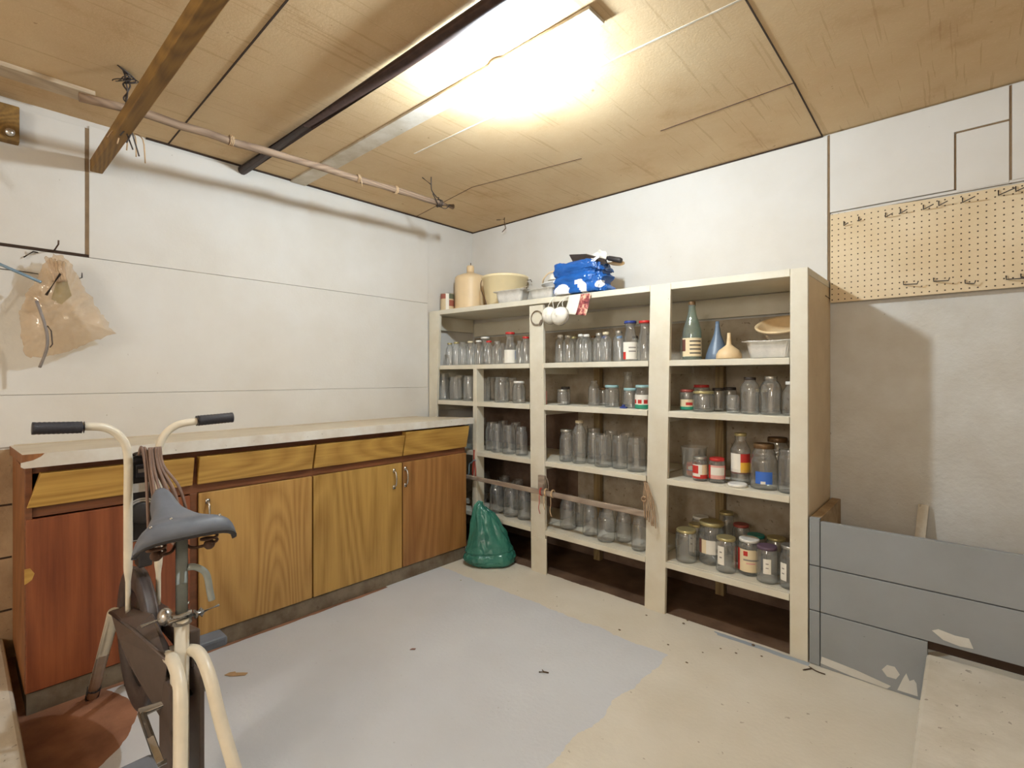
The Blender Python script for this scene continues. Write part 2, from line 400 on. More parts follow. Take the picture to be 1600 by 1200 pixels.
# boards on the left wall
trim(MB().box(0, .010, -2.415, -.47, 1.7235, 2.325), WALL, .002, 'long smooth board high on the wall above the cabinet', 'wall board')
trim(MB().box(0, .012, -4.2, -2.430, 1.735, 2.31), WALL, .002, 'short board high on the wall above the hanging bag', 'wall board')
trim(MB().box(0, .0095, -2.440, -2.4155, 1.7355, 2.31), SEAMC, 0, 'dark upright gap between two wall boards', 'gap')
trim(MB().box(0, .009, -4.2, -2.415, 1.7225, 1.735), DARKGAP, 0, 'dark level gap under the short wall board', 'gap')
trim(MB().box(0, .0095, -4.2, -.47, 1.1025, 1.722), WALL, .002, 'wide plain board on the wall between two level seams', 'wall board')
trim(MB().box(0, .009, -4.2, -.465, .885, 1.1012), WALL, .001, 'narrow plain board on the wall just above the counter', 'wall board')
trim(MB().box(0, .0015, -4.2, -2.655, 0.0, .875), BLOCKSHADE, 0, 'lower block wall past the cabinet end, cabinet shadow painted brown', 'wall base')
for zz in (.2, .42, .64): trim(MB().box(0, .0028, -4.2, -2.665, zz, zz+.008), DARKGAP, 0, 'dark mortar line low on the wall past the cabinet, %s' % {.2: 'lowest of three', .42: 'middle of three', .64: 'highest of three'}[zz], 'mortar line')
# ceiling seams and battens
def seam(a, b, wd, mat, label, t=.003):
    a, b = Vector((a[0], a[1], H)), Vector((b[0], b[1], H)); d = (b-a).normalized(); p = Vector((-d.y, d.x, 0))*wd/2
    trim(MB().hexa([a-p-Vector((0, 0, t)), a+p-Vector((0, 0, t)), b-p-Vector((0, 0, t)), b+p-Vector((0, 0, t)), a-p, a+p, b-p, b+p]), mat, 0, label, 'ceiling seam')
seam((0, -2.108), (1.6, -2.14), .006, DARKGAP, 'dark ceiling seam between the timber strip and the steel bar')
seam((0.833, -1.214), (2.6, -1.196), .007, BATTEN, 'pale thin ceiling strip beside the bulb', .002)
seam((0, -.571), (.72, -.69), .004, RUST, 'faint ceiling seam over the end of the hanging branch', .0015)
seam((.72, -.69), (1.45, -.58), .004, RUST, 'faint ceiling seam running from the corner side', .0015)
seam((1.9, -.58), (2.471, -.593), .005, RUST, 'short dark ceiling seam meeting the cross seam', .0015)
seam((2.474, -1.9), (2.471, -.593), .005, DARKGAP, 'cross seam of the ceiling, part nearer the bulb', .002)
seam((2.471, -.593), (2.459, 0), .006, DARKGAP, 'cross seam of the ceiling, part reaching the back wall', .002)
trim(MB().box(0, 2.1, -1.492, -1.400, H-.012, H), BATTEN, .002, 'white flat batten on the ceiling leading to the bulb', 'batten')
trim(MB().box(.235, .335, -3.3, -2.44, H-.018, H), wood('pale lath', (190, 172, 146), (160, 140, 116), 1, 9, .7), .002, 'pale lath on the ceiling past the timber strip', 'lath')
trim(MB().box(-.0, 2.46, -.008, 0, H-.006, H), DARKGAP, 0, 'dark line where ceiling meets the back wall', 'seam')
trim(MB().box(0, .012, -2.2, 0, H-.007, H), DARKGAP, 0, 'dark line where ceiling meets the wall above the cabinet', 'seam')
# boards on the back wall
trim(MB().box(0.0, 2.482, -.014, 0, 1.60, 2.337), WALL, .002, 'large smooth board on the back wall above the shelves', 'wall board')
L3 = MB()
poly = [(2.492, 1.966), (2.940, 1.966), (2.940, 2.206), (3.105, 2.206), (3.105, 2.340), (2.492, 2.340)]
L3.prism([Vector((x, -.014, z)) for x, z in poly], (0, .014, 0))
trim(L3, WALL, .002, 'notched smooth board above the pegboard', 'wall board')
trim(MB().box(2.947, 3.105, -.012, 0, 1.954, 2.199), WALL, .002, 'small square board set into the notch above the pegboard', 'wall board')
trim(MB().box(3.113, 4.6, -.014, 0, 1.96, 2.340), WALL, .002, 'board above the far end of the pegboard', 'wall board')
trim(MB().box(2.4825, 2.4915, -.011, 0, 1.6, 2.34), SEAMC, 0, 'upright seam between boards at the shelf end', 'seam')
trim(MB().box(2.495, 4.0, -.010, 0, 1.951, 1.9625), WALL, .001, 'thin pale strip along the top of the pegboard', 'strip')
trim(MB().box(2.9405, 2.9465, -.009, 0, 1.966, 2.2), SEAMC, 0, 'upright seam beside the small square board', 'seam')
trim(MB().box(2.945, 3.105, -.010, 0, 2.1992, 2.2058), SEAMC, 0, 'level seam over the small square board', 'seam')
trim(MB().box(3.1052, 3.1128, -.009, 0, 1.95, 2.34), SEAMC, 0, 'upright seam right of the small square board', 'seam')
trim(MB().box(0.02, 2.46, -.002, 0, 0.24, 1.49), BACKCON, 0, 'bare grey brown concrete seen behind the shelves', 'wall base')
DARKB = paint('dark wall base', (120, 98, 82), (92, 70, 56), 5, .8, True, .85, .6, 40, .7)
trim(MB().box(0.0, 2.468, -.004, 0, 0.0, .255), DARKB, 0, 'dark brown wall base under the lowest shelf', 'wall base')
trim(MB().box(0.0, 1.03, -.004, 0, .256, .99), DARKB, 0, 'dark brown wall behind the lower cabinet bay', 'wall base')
# steps
struct('trim_90', MB().box(2.872, XR, -1.9, -.482, 0, .188), STEP, .012, 'low concrete step in front of the grey bin', 'step')
lg = MB().box(0.0, 1.35, -3.6, -2.69, 0, .095)
struct('trim_91', lg, STEP, .012, 'pale concrete ledge past the cabinet end', 'step')

# ------------------------------------------------------------------ ceiling things
b = thing('ceiling_bulb', 'lit bare bulb in a white ceiling socket', 'light bulb', (BULB[0], BULB[1], H-.012))
bx, by = BULB[0], BULB[1]
T = Matrix.Translation((bx, by, 0))
MB().lathe([(0, H), (.055, H), (.058, H-.012), (.052, H-.028), (.034, H-.034), (.024, H-.036), (.022, H-.047), (0, H-.047)], 28, T).build('socket', WHITEP, b, True)
zt = H-.045
MB().lathe([(0, zt), (.014, zt), (.015, zt-.012), (.022, zt-.03), (.031, zt-.052), (.0325, zt-.062), (.030, zt-.077), (.021, zt-.089), (.01, zt-.094), (0, zt-.095)], 24, T).build('glass_bulb', BULBM, b, True)
pb = MB().tube([(0.0, -1.760, 2.318), (1.5, -1.735, 2.318), (3.2, -1.705, 2.318), (4.6, -1.70, 2.318)], .024, 10)
tag(pb.build('steel_bar', STEELD, None, True, origin=(0, -1.76, 2.318)), 'dark steel bar fixed under the ceiling beside the white batten', 'bar')
tb = MB().hexa([(0, -2.412, 2.118), (4.6, -2.412, 2.118), (0, -2.366, 2.118), (4.6, -2.366, 2.118), (0, -2.412, 2.172), (4.6, -2.412, 2.172), (0, -2.366, 2.172), (4.6, -2.366, 2.172)])
tag(tb.build('timber_strip', BEAMW, None, bevel=.003, origin=(0, -2.39, 2.118)), 'brown timber strip hung below the ceiling near the tangled wire', 'timber strip')
# hanging branch
RA, RB = Vector((.596, -.845, 2.236)), onx(232, 181, .58)
pts = [RA.lerp(RB, i/14)+Vector((.008*nz(i*.7, 1, 2), 0, .010*nz(i*.6, 5, 2))) for i in range(-1, 17)]
br = thing('hanging_branch', 'long bark-covered branch hung by wires below the ceiling', 'branch', RB)
MB().tube(pts, [.0165+.004*nz(i*1.3, 3, 7) for i in range(len(pts))], 10).build('branch_pole', BRANCH, br, True)
for k, t in enumerate((.22, .38, .80)):
    c = RA.lerp(RB, t); rp = MB()
    for q in range(3): rp.tube(arc(c+Vector((0, .006*q, 0)), .0215, 0, 2*math.pi, 14), .0022, 5)
    if k == 1:
        rp.tube([c+Vector((.02, 0, 0)), c+Vector((.03, .01, -.02)), c+Vector((.026, .016, -.045))], .002, 5)
    rp.build('twine_binding', TWINE, br, True)
hk = Vector((.655, -.958, H))
wr = MB()
wr.tube(smooth_path([hk, hk+Vector((0, 0, -.05)), Vector((.640, -.94, 2.275)), Vector((.622, -.89, 2.255)), Vector((.605, -.86, 2.262)), Vector((.58, -.86, 2.240)), Vector((.59, -.862, 2.212)), Vector((.612, -.868, 2.214)), Vector((.635, -.93, 2.262))], 5), .0032, 6)
wr.tube([hk+Vector((0, 0, -.045)), hk+Vector((-.02, -.05, -.012))], .0032, 6)
for q in range(3): wr.tube(arc(RA+Vector((.0, -.012+.01*q, 0)), .021, 0, 2*math.pi, 12), .0025, 5)
wr.tube(smooth_path([RA+Vector((0, 0, -.02)), RA+Vector((.02, .03, -.03)), RA+Vector((.05, .04, -.01))], 4), .0025, 5)
wr.build('hanging_wire', WIRE, br, True)
w2 = MB(); hb = onz(196, 112, H)
lo = RB+Vector((.0, -.06, -.01))
for q in range(4):
    pp = [hb+Vector((.01*q, -.01*q, 0))]+[hb.lerp(lo, t)+Vector((.03*nz(q*3, t*4, 1), .05*nz(q*5, t*4, 9), 0)) for t in (.15, .3, .5, .7, .9)]+[lo+Vector((.02*math.cos(q*2), .02*math.sin(q*2), -.04)), lo+Vector((.0, .02*q-.03, -.10-.02*q))]
    w2.tube(smooth_path(pp, 5), .0028, 5)
for q in range(5):
    c = hb+Vector((.0, 0, -.02-.004*q)); w2.tube(arc(c, .012+.005*q, q*1.3, q*1.3+5.0, 12, (1, .2*q, .5-.2*q), (0, .8, .5)), .0018, 5)
w2.build('hanging_wire', WIRE, br, True)
for q in range(5):
    a0 = onx(188+5*q, 196+3*q, .50); 
    MB().tube(smooth_path([a0, a0+Vector((.01*q, .012*(q-2), -.03)), a0+Vector((.0, .02*(q-2), -.06-.012*q))], 4), .0026, 5).build('twine_end', TWINE, br, True)
# wire hooks in the corner
hp = MB(); h0 = ony(788, 338, -.10); h1 = ony(814, 333, -.10)
hp.tube([Vector((.46, -.12, H)), Vector((.46, -.12, 2.31)), Vector((.455, -.10, 2.275)), Vector((.40, -.08, 2.262))], .003, 6)
hp.tube([Vector((.46, -.12, 2.335)), Vector((.43, -.14, 2.332)), Vector((.40, -.14, 2.338))], .003, 6)
tag(hp.build('wire_hook', RUST, None, True, origin=(.46, -.12, H)), 'bent rusty wire hook hanging from the ceiling near the corner', 'hook')
wb = MB().box(0.0105, .06, -2.9, -2.645, 2.152, 2.30)
wbt = thing('wall_block', 'brown wooden block with a round knob high on the wall', 'block', (0.0105, -2.77, 2.152))
wb.build('block_body', BEAMW, wbt, bevel=.004)
MB().lathe([(0, 0), (.016, 0), (.016, .02), (.012, .026), (0, .026)], 16, Matrix.Translation((.06, -2.675, 2.18)) @ Matrix.Rotation(math.pi/2, 4, 'Y')).build('knob', CHROME, wbt, True)

# ------------------------------------------------------------------ long cabinet
cab = thing('base_cabinet', 'long wooden base cabinet with tilted oak drawers over flat doors', 'cabinet', (0, -1.62, 0))
YL, YE = -2.663, -.588; FX = .53
cb = MB()
cb.box(.01, FX, YL, YL+.02, .075, .851); cb.box(.01, FX, YE-.02, YE, .075, .851)
cb.box(.01, FX, YL+.02, YE-.02, .075, .095); cb.box(.01, .02, YL+.02, YE-.02, .095, .845)
cb.build('carcass', SIDEW, cab, bevel=.002)
DB = [YL-.002, -2.146, -1.629, -1.091, YE]        # divisions between doors
fr = MB().box(FX, FX+.012, YL+.0191, YE, .684, .722).box(FX, FX+.012, YL+.0191, YE, .838, .876).box(FX, FX+.012, YL+.0191, YE, .075, .085)
fr.box(FX, FX+.022, YL, YL+.019, .075, .876)
for z0, z1 in ((.0851, .6839), (.7221, .8379)):
    fr.box(FX, FX+.013, -2.160, -2.132, z0, z1)
    for y in (DB[2], DB[3]): fr.box(FX, FX+.012, y-.016, y+.016, z0, z1)
    fr.box(FX, FX+.012, YE-.016, YE, z0, z1)
fr.build('face_frame', FRAMEW, cab, bevel=.0015)
MB().box(.10, .553, YL+.004, YE-.005, 0, .074).build('toe_board', TOEW, cab)
dm = [DOORR, DOORW, DOORW2, DOORB]
zt = [.680, .683, .683, .684]
for i in range(4):
    y0, y1 = DB[i]+.004, DB[i+1]-.004
    if i == 0: y1 = -2.163
    if i == 1: y0 = -2.130
    d = MB().box(FX+.013, FX+.030, y0, y1, .078, zt[i]).build('door', dm[i], cab, bevel=.002)
    if i == 0:
        d['label'] = 'red stained door'
        MB().prism([onx(u, v, FX+.0302) for u, v in ((38, 890), (47, 888), (54, 896), (50, 906), (42, 912), (38, 914))], (.0006, 0, 0)).build('worn_patch', DRAWW, d)
    if i > 0:
        hy = {1: -2.098, 2: -1.150, 3: -1.072}[i]
        h = MB().tube(smooth_path([(FX+.030, hy, .645), (FX+.050, hy, .632), (FX+.056, hy, .600), (FX+.050, hy, .566), (FX+.030, hy, .552)], 5), [.006]*4+[.0045]*13+[.006]*4, 8)
        h.box(FX+.030, FX+.033, hy-.008, hy+.008, .636, .656).box(FX+.030, FX+.033, hy-.008, hy+.008, .541, .561)
        ho = h.build('handle', CHROME, d, True); ho['label'] = 'chrome bow handle'
for i in range(4):
    y0, y1 = DB[i]+.006, DB[i+1]-.003; tz = .842 if i < 3 else .862; bz = .722
    if i == 0: y0 += .0; y1 = -2.155
    if i == 1: y0 = -2.135
    e = .034 if i == 0 else .0
    xb, xt = FX+.014, FX+.044
    MB().hexa([(xb, y0, bz), (xb+.016, y0, bz), (xb, y1, bz), (xb+.016, y1, bz), (xb, y0+e, tz), (xt+.016, y0+e, tz), (xb, y1, tz), (xt+.016, y1, tz)]).build('drawer', DRAWW, cab, bevel=.002)
# the counter top, a board of its own
ct = thing('counter_top', 'cream laminate counter top with a white edge strip, broken at one end', 'counter top', (0, -1.6, .885))
tbm = MB().hexa([(.003, -2.672, .852), (.592, -2.672, .880), (.003, -.560, .852), (.592, -.560, .880), (.003, -2.672, .890), (.592, -2.672, .9135), (.003, -.560, .890), (.592, -.560, .9135)])
tbm.m = [1, 0, 1, 1, 1, 1]
tbm.build('top_board', [COUNTER, SIDEW], ct, bevel=.0015)
MB().prism([Vector((.5925, y, z)) for y, z in ((-2.676, .886), (-2.676, .872), (-2.668, .866), (-.560, .874), (-.560, .9135), (-2.615, .9135), (-2.625, .903), (-2.645, .892))], (.004, 0, 0)).build('edge_strip', COUNTERE, ct)
MB().box(.001, .02, -2.66, -.57, .8901, .8945).build('back_bead', COUNTER, ct, bevel=.002)

# ------------------------------------------------------------------ shelving unit
FYS = -.464
su = thing('shelving_unit', 'cream painted built-in shelving unit filled with glass jars', 'shelves', (1.25, -.23, 0))
def stile(pl, pt, z1, name='upright', th=.022, z0=0, mat=None):
    (a0, a1), (b0, b1) = pl, pt
    MB().hexa([(a0, FYS, z0), (a1, FYS, z0), (a0, FYS+th, z0), (a1, FYS+th, z0), (b0, FYS, z1), (b1, FYS, z1), (b0, FYS+th, z1), (b1, FYS+th, z1)]).build(name, mat or SHELFP, su, bevel=.002)
stile((.014, .052), (.014, .136), 1.662)
stile((1.003, 1.112), (.988, 1.094), 1.612)
stile((1.757, 1.866), (1.789, 1.898), 1.641)
stile((2.424, 2.492), (2.426, 2.492), 1.634)
stile((.478, .528), (.490, .522), 1.236, 'divider', .07)
# shelves run behind the uprights
SHZ = [1.262, 1.010, .675, .262]
def shelf_board(x0, x1, z0, z1, name='shelf', y0=FYS+.024, y1=-.004, t=.026):
    return MB().hexa([(x0, y0, z0-t), (x1, y0, z1-t), (x0, y1, z0-t), (x1, y1, z1-t), (x0, y0, z0), (x1, y0, z1), (x0, y1, z0), (x1, y1, z1)]).build(name, SHELFP, su, bevel=.002)
def lip(x0, x1, z):
    MB().box(x0, x1, FYS+.001, FYS+.023, z-.030, z-.001).build('shelf_edge', SHELFP, su, bevel=.002)
SEG = [(.016, 1.045), (1.05, 1.815), (1.82, 2.468)]
LIPX = {0: [(.137, .985), (1.098, 1.777), (1.885, 2.423)], 1: [(.115, .987), (1.102, 1.771), (1.881, 2.423)], 2: [(.09, .995), (1.108, 1.765), (1.874, 2.423)], 3: [(.075, .997), (1.111, 1.760), (1.869, 2.422)]}
for k, z in enumerate(SHZ):
    for i, (a, c) in enumerate(SEG):
        shelf_board(a, c, z, z); lip(*LIPX[k][i], z)
MB().box(1.014, 1.124, FYS-.004, FYS-.0002, 0, .214).build('upright_patch', SHELFP, su, bevel=.001)
shelf_board(.013, 2.492, 1.664, 1.634, 'top_board', FYS+.023, -.015, .030)
def toplip(x0, x1):
    a, c = 1.664-.0121*(x0-.013), 1.664-.0121*(x1-.013)
    MB().hexa([(x0, FYS-.001, a-.032), (x1, FYS-.001, c-.032), (x0, FYS+.0225, a-.032), (x1, FYS+.0225, c-.032), (x0, FYS-.001, a), (x1, FYS-.001, c), (x0, FYS+.0225, a), (x1, FYS+.0225, c)]).build('top_edge', SHELFP, su, bevel=.002)
toplip(.137, 1.788); toplip(1.8985, 2.4255)
# cleats, ledgers, back posts, end panel
for x in (1.048, 1.815):
    for z in SHZ: MB().box(x-.011, x+.011, FYS+.03, -.05, z-.066, z-.027).build('cleat', SHELFP, su)
for za, zb in ((1.53, 1.632), (1.175, 1.235), (.93, .982)): MB().box(.016, .036, FYS+.03, -.03, za, zb).build('wall_cleat', SHELFP, su)
MB().box(.04, 2.462, -.03, -.0145, 1.50, 1.603).build('back_ledger', SHELFP, su)
for x in (1.19, 1.965):
    MB().box(x, x+.045, -.06, -.02, 0.0, 1.235).build('back_post', POSTW, su, bevel=.003)
for x in (1.037, 1.805):
    MB().box(x, x+.022, FYS+.028, FYS+.06, 0.0, 1.235).build('rear_upright', SHELFP, su)
MB().box(2.470, 2.492, FYS+.023, -.004, 0, 1.603).build('end_panel', SHELFT, su, bevel=.002)
MB().tube([(2.492, -.12, 1.555), (2.492, -.02, 1.552)], .003, 6).build('nail', RUST, su)

# ------------------------------------------------------------------ glassware
PROF = {
 'mason': [(.0, 0), (.88, 0), (.97, .02), (1, .06), (1, .70), (.97, .76), (.86, .83), (.80, .855), (.79, .875), (.835, .885), (.79, .90), (.79, .925), (.83, .935), (.79, .95), (.79, 1.0)],
 'wide': [(.0, 0), (.88, 0), (.97, .02), (1, .06), (1, .78), (.97, .83), (.90, .87), (.885, .89), (.92, .90), (.885, .915), (.885, .94), (.92, .95), (.885, .965), (.885, 1.0)],
 'tumbler': [(.0, 0), (.86, 0), (.95, .02), (.97, .06), (1.0, .55), (1.0, .84), (.95, .90), (.86, .94), (.85, 1.0)],
 'bottle': [(.0, 0), (.86, 0), (.96, .02), (1, .06), (1, .66), (.98, .72), (.90, .79), (.74, .85), (.60, .885), (.52, .905), (.52, .93), (.57, .94), (.57, .965), (.50, .97), (.50, 1.0)],
 'slim': [(.0, 0), (.88, 0), (.97, .02), (1, .05), (1, .66), (.95, .73), (.80, .80), (.62, .86), (.54, .89), (.52, .93), (.60, .94), (.58, 1.0)],
 'dome': [(.0, 0), (.88, 0), (.97, .02), (1, .05), (.97, .12), (.95, .30), (.97, .52), (1.03, .62), (1.03, .70), (.96, .78), (.82, .85), (.64, .895), (.58, .92), (.62, .93), (.62, .955), (.58, .96), (.58, 1.0)],
 'carafe': [(.0, 0), (.88, 0), (.97, .015), (1, .04), (1, .40), (.96, .47), (.85, .56), (.70, .68), (.60, .78), (.56, .86), (.60, .91), (.68, .945), (.70, 1.0)],
 'wine': [(.0, 0), (.9, 0), (.98, .01), (1, .03), (1, .46), (.96, .52), (.84, .60), (.66, .69), (.50, .78), (.40, .86), (.36, .92), (.36, .945), (.40, .95), (.40, .965), (.35, .97), (.35, 1.0)],
 'ketchup': [(.0, 0), (.9, 0), (1, .02), (1, .30), (.94, .33), (.94, .60), (1.02, .64), (1.0, .70), (.80, .78), (.62, .84), (.55, .88), (.55, .92), (.60, .93), (.58, 1.0)],
 'bigjar': [(.0, 0), (.88, 0), (.97, .02), (1, .06), (1, .60), (.98, .66), (.90, .70), (.85, .73), (.85, .78), (.86, .80), (.78, .86), (.70, .90), (.70, 1.0)],
 'beaker': [(.0, 0), (.80, 0), (.86, .02), (.97, .97), (1.03, .985), (1.03, 1.0)],
}
MESH = {}
def jar_mesh(kind, gmat):
    key = (kind, gmat.name)
    if key not in MESH:
        P = PROF[kind]; t = .045
        inner = [(max(0, r-t), z) for r, z in P[2:]][::-1]
        inner = [(r, z if z > .03 else .03) for r, z in inner]+[(.80, .03), (0, .025)]
        prof = P+[(P[-1][0]-.02, 1.004)]+inner
        MESH[key] = MB().lathe(prof, 26).mesh('glass_'+kind, gmat, True)
    return MESH[key]
def lid_mesh(col):
    key = ('lid', col)
    if key not in MESH:
        MESH[key] = MB().lathe([(0, .0), (.97, 0), (1.0, .06), (1.0, .80), (.96, .95), (.90, 1.0), (.78, .96), (.3, .95), (0, .95)], 26).mesh('lid', LIDS[col], True)
    return MESH[key]
def lab_mesh(cols, fn, span, key):
    if key not in MESH:
        a = math.radians(span)/2
        m = MB().grid(lambda u, v: (math.cos(-a+2*a*u), math.sin(-a+2*a*u), v), 22, 14, mfn=fn)
        MESH[key] = m.mesh('paper_label', [LAB[c] for c in cols], True)
    return MESH[key]
def put(me, name, parent, loc, scale, rz=0):
    o = bpy.data.objects.new(name, me); COL.objects.link(o); o.parent = parent; o.location = loc; o.scale = scale; o.rotation_euler = (0, 0, rz); return o
# label designs: colours and a function of (across, up)
LDES = {
 'plainwhite': (['white', 'grey'], lambda u, v: 1 if (.2 < u < .75 and int(v*14) in (4, 7, 10)) else 0, 120),
 'lightblue': (['white', 'blue'], lambda u, v: 1 if u > .86 and .3 < v < .9 else 0, 150),
 'juice': (['white', 'red', 'grey'], lambda u, v: 1 if (u < .22 and v < .45) else (2 if .4 < u < .85 and int(v*14) in (6, 9) else 0), 120),
 'wine': (['cream', 'brown', 'black'], lambda u, v: 1 if (u < .25 and .3 < v < .9) else (2 if .4 < u < .9 and int(v*14) in (5, 8, 11, 2) else 0), 150),
 'redwhite': (['white', 'red', 'cream'], lambda u, v: 1 if (u < .42 and .35 < v < .95) or v < .12 or (v < .3 and u > .5) else (2 if u > .6 else 0), 150),
 'redband': (['pink', 'red', 'white'], lambda u, v: 1 if u < .16 or u > .9 else 2 if .3 < v < .85 else 0, 150),
 'ketchup': (['white', 'red', 'yellow', 'brown'], lambda u, v: 3 if v < .08 else 1 if (u > .5 and v > .55) else 2 if (u > .5) else 0, 150),
 'bluepatch': (['blue', 'white'], lambda u, v: 1 if (.3 < u < .6 and v < .25) else 0, 70),
 'tallstrip': (['white', 'grey'], lambda u, v: 1 if .3 < u < .7 and int(v*14) in (5, 9) else 0, 40),
 'price': (['cream', 'white', 'grey', 'brown'], lambda u, v: 3 if u < .15 else 2 if (.62 < u < .85 and .12 < v < .42) else 1 if u > .3 else 0, 130),
 'sauce': (['white', 'red', 'green'], lambda u, v: 2 if v < .30 else 1 if (.35 < v < .62 and int(u*11) % 3 != 2) else 0, 170),
 'smallred': (['cream', 'red', 'green'], lambda u, v: 2 if v < .3 else 1 if (.4 < u < .8 and .4 < v < .7) else 0, 120),
 'dijon': (['cream', 'red', 'grey', 'pink'], lambda u, v: 1 if u < .17 else 2 if (.30 < u < .80 and int(v*14) == 7) else 1 if (.34 < u < .46 and .72 < v < .90) else 3 if (.4 < u < .7 and int(v*14) == 5) else 0, 170),
 'beakerred': (['orange', 'white', 'blue', 'red'], lambda u, v: 1 if ((u-.42)/.25)**2+((v-.62)/.22)**2 < 1 else 2 if .36 < v < .46 else 3 if v > .88 else 0, 160),
}
ITEMS = []
def J(bay, sh, u, y, kind, wpx, hpx, lid=None, label=None, look='clear glass jar', g='c', row='front', cat='jar', lidh=.014, lrange=(.12, .55), own=None, lidr=None, loff=0):
    """one jar or bottle: photo column u, distance y from the back wall, size read in photo pixels"""
    ITEMS.append(dict(bay=bay, sh=sh, u=u, y=y, kind=kind, wpx=wpx, hpx=hpx, lid=lid, label=label, look=look, g=g, row=row, cat=cat, lidh=lidh, lr=lrange, own=own, lidr=lidr, loff=loff))
F1, B1 = -.385, -.20
# bay by the cabinet, top shelf: small bottles
for (u, lid, hp, kd, wp, lk) in [(703, 'gold', 35, 'slim', 12, 'small gold-capped bottle'), (713, 'gold', 36, 'slim', 13, 'small gold-capped bottle'), (723, None, 36, 'slim', 13, 'small capless bottle'), (735, 'cream', 37, 'slim', 13, 'small cream-capped bottle'), (748, 'white', 38, 'slim', 14, 'small white-capped bottle'), (764, 'red', 37, 'slim', 13, 'small red-capped bottle'), (777, None, 36, 'slim', 15, 'small capless bottle'), (808, None, 36, 'slim', 12, 'small capless bottle'), (821, 'red', 42, 'slim', 16, 'small red-capped bottle')]:
    J(0, 0, u, F1, kd, wp, hp, lid, None, lk, cat='bottle', lidh=.012)
J(0, 0, 795, -.415, 'carafe', 18, 50, 'red', 'lightblue', '', cat='bottle', own='tall flared bottle with red cap and white label, shelf nearest the cabinet', lrange=(.03, .45))
J(0, 0, 758, -.27, 'carafe', 16, 44, 'white', None, '', row='back', cat='bottle', own='flared bottle with wide white cap behind the small bottles')
for (u, lid) in [(728, None), (741, None), (785, None), (802, None)]:
    J(0, 0, u, -.24, 'slim', 13, 34, lid, None, 'small clear bottle', row='back', cat='bottle')
# second shelf
for (u, hp, wp, kd, lid, lk) in [(685, 40, 17, 'mason', None, 'tall clear canning jar'), (711, 36, 20, 'wide', None, 'wide clear canning jar'), (733, 37, 18, 'wide', None, 'wide clear canning jar'), (754, 36, 17, 'wide', None, 'wide clear canning jar'), (783, 39, 22, 'wide', None, 'large clear canning jar'), (811, 34, 19, 'mason', 'white', 'white-lidded canning jar')]:
    J(0, 1, u, F1, kd, wp, hp, lid, None, lk)
for u in (699, 722, 769, 799): J(0, 1, u, -.22, 'wide', 17, 36, None, None, 'clear canning jar', row='back')
# third shelf
for (u, g, wp) in [(738, 'b', 15), (761, 'c', 20), (777, 'c', 18), (795, 'c', 20), (815, 'c', 18)]:
    J(0, 2, u, F1, 'mason' if u != 795 else 'wide', wp, 44, None, None, 'tall canning jar', g)
for u in (752, 786, 806): J(0, 2, u, -.22, 'mason', 18, 42, None, None, 'tall canning jar', row='back')
# bottom shelf
for (u, wp, hp) in [(776, 21, 48), (799, 23, 50), (819, 20, 47)]: J(0, 3, u, -.36, 'mason', wp, hp, None, None, 'dusty canning jar')
for u in (757, 788, 809): J(0, 3, u, -.2, 'mason', 20, 45, None, None, 'dusty canning jar', row='back')
# middle bay, top shelf
for (u, lid, hp, wp, lk) in [(856, 'white', 43, 15, 'white-capped juice bottle'), (875, 'silver', 42, 18, 'silver-capped juice bottle'), (894, 'white', 44, 18, 'white-capped juice bottle'), (911, 'white', 43, 16, 'white-capped juice bottle'), (925, 'silver', 45, 18, 'silver-capped juice bottle'), (945, 'cream', 46, 17, 'cream-capped juice bottle'), (961, 'silver', 48, 18, 'silver-capped juice bottle')]:
    J(1, 0, u, F1, 'bottle', wp, hp, lid, None, lk, cat='bottle')
J(1, 0, 980, -.405, 'carafe', 23, 63, 'blue', 'juice', '', cat='bottle', own='tall flared bottle with blue cap and white label', lrange=(.05, .48))
J(1, 0, 1004, -.405, 'carafe', 22, 63, 'red', None, '', cat='bottle', own='tall flared bottle with red cap and no label')
for (u, lid, lk) in [(865, 'white', 'white-capped bottle'), (885, 'gold', 'gold-capped bottle'), (903, 'brown', 'brown-capped bottle'), (935, 'blue', 'blue-capped bottle'), (968, 'sky', 'light blue-capped bottle'), (992, 'dark', 'dark-capped bottle')]:
    J(1, 0, u, -.24, 'bottle', 16, 41, lid, None, lk, row='back', cat='bottle')
# second shelf
J(1, 1, 864, -.34, 'tumbler', 14, 27, 'dark', None, 'small dark-lidded jar'); J(1, 1, 881, -.36, 'tumbler', 16, 24, 'silver', None, 'small silver-lidded jar')
J(1, 1, 928, -.33, 'slim', 17, 39, None, None, 'narrow clear bottle', cat='bottle')
J(1, 1, 956, -.36, 'wide', 21, 34, 'bluewhite', None, 'pale-lidded squat jar'); J(1, 1, 985, -.375, 'wide', 20, 31, 'bluewhite', None, 'pale-lidded squat jar')
J(1, 1, 1003, -.395, 'wide', 22, 37, 'bluewhite', 'sauce', '', own='squat jar with white, red and green label beside the tall post', lrange=(.02, .62))
J(1, 1, 981, -.22, 'carafe', 19, 53, None, None, '', row='back', cat='bottle', own='tall empty flared bottle behind the pale-lidded jars')
J(1, 1, 943, -.25, 'tumbler', 17, 28, 'brown', None, '', row='back', own='small brown-lidded jar in the middle bay behind a pale-lidded jar')
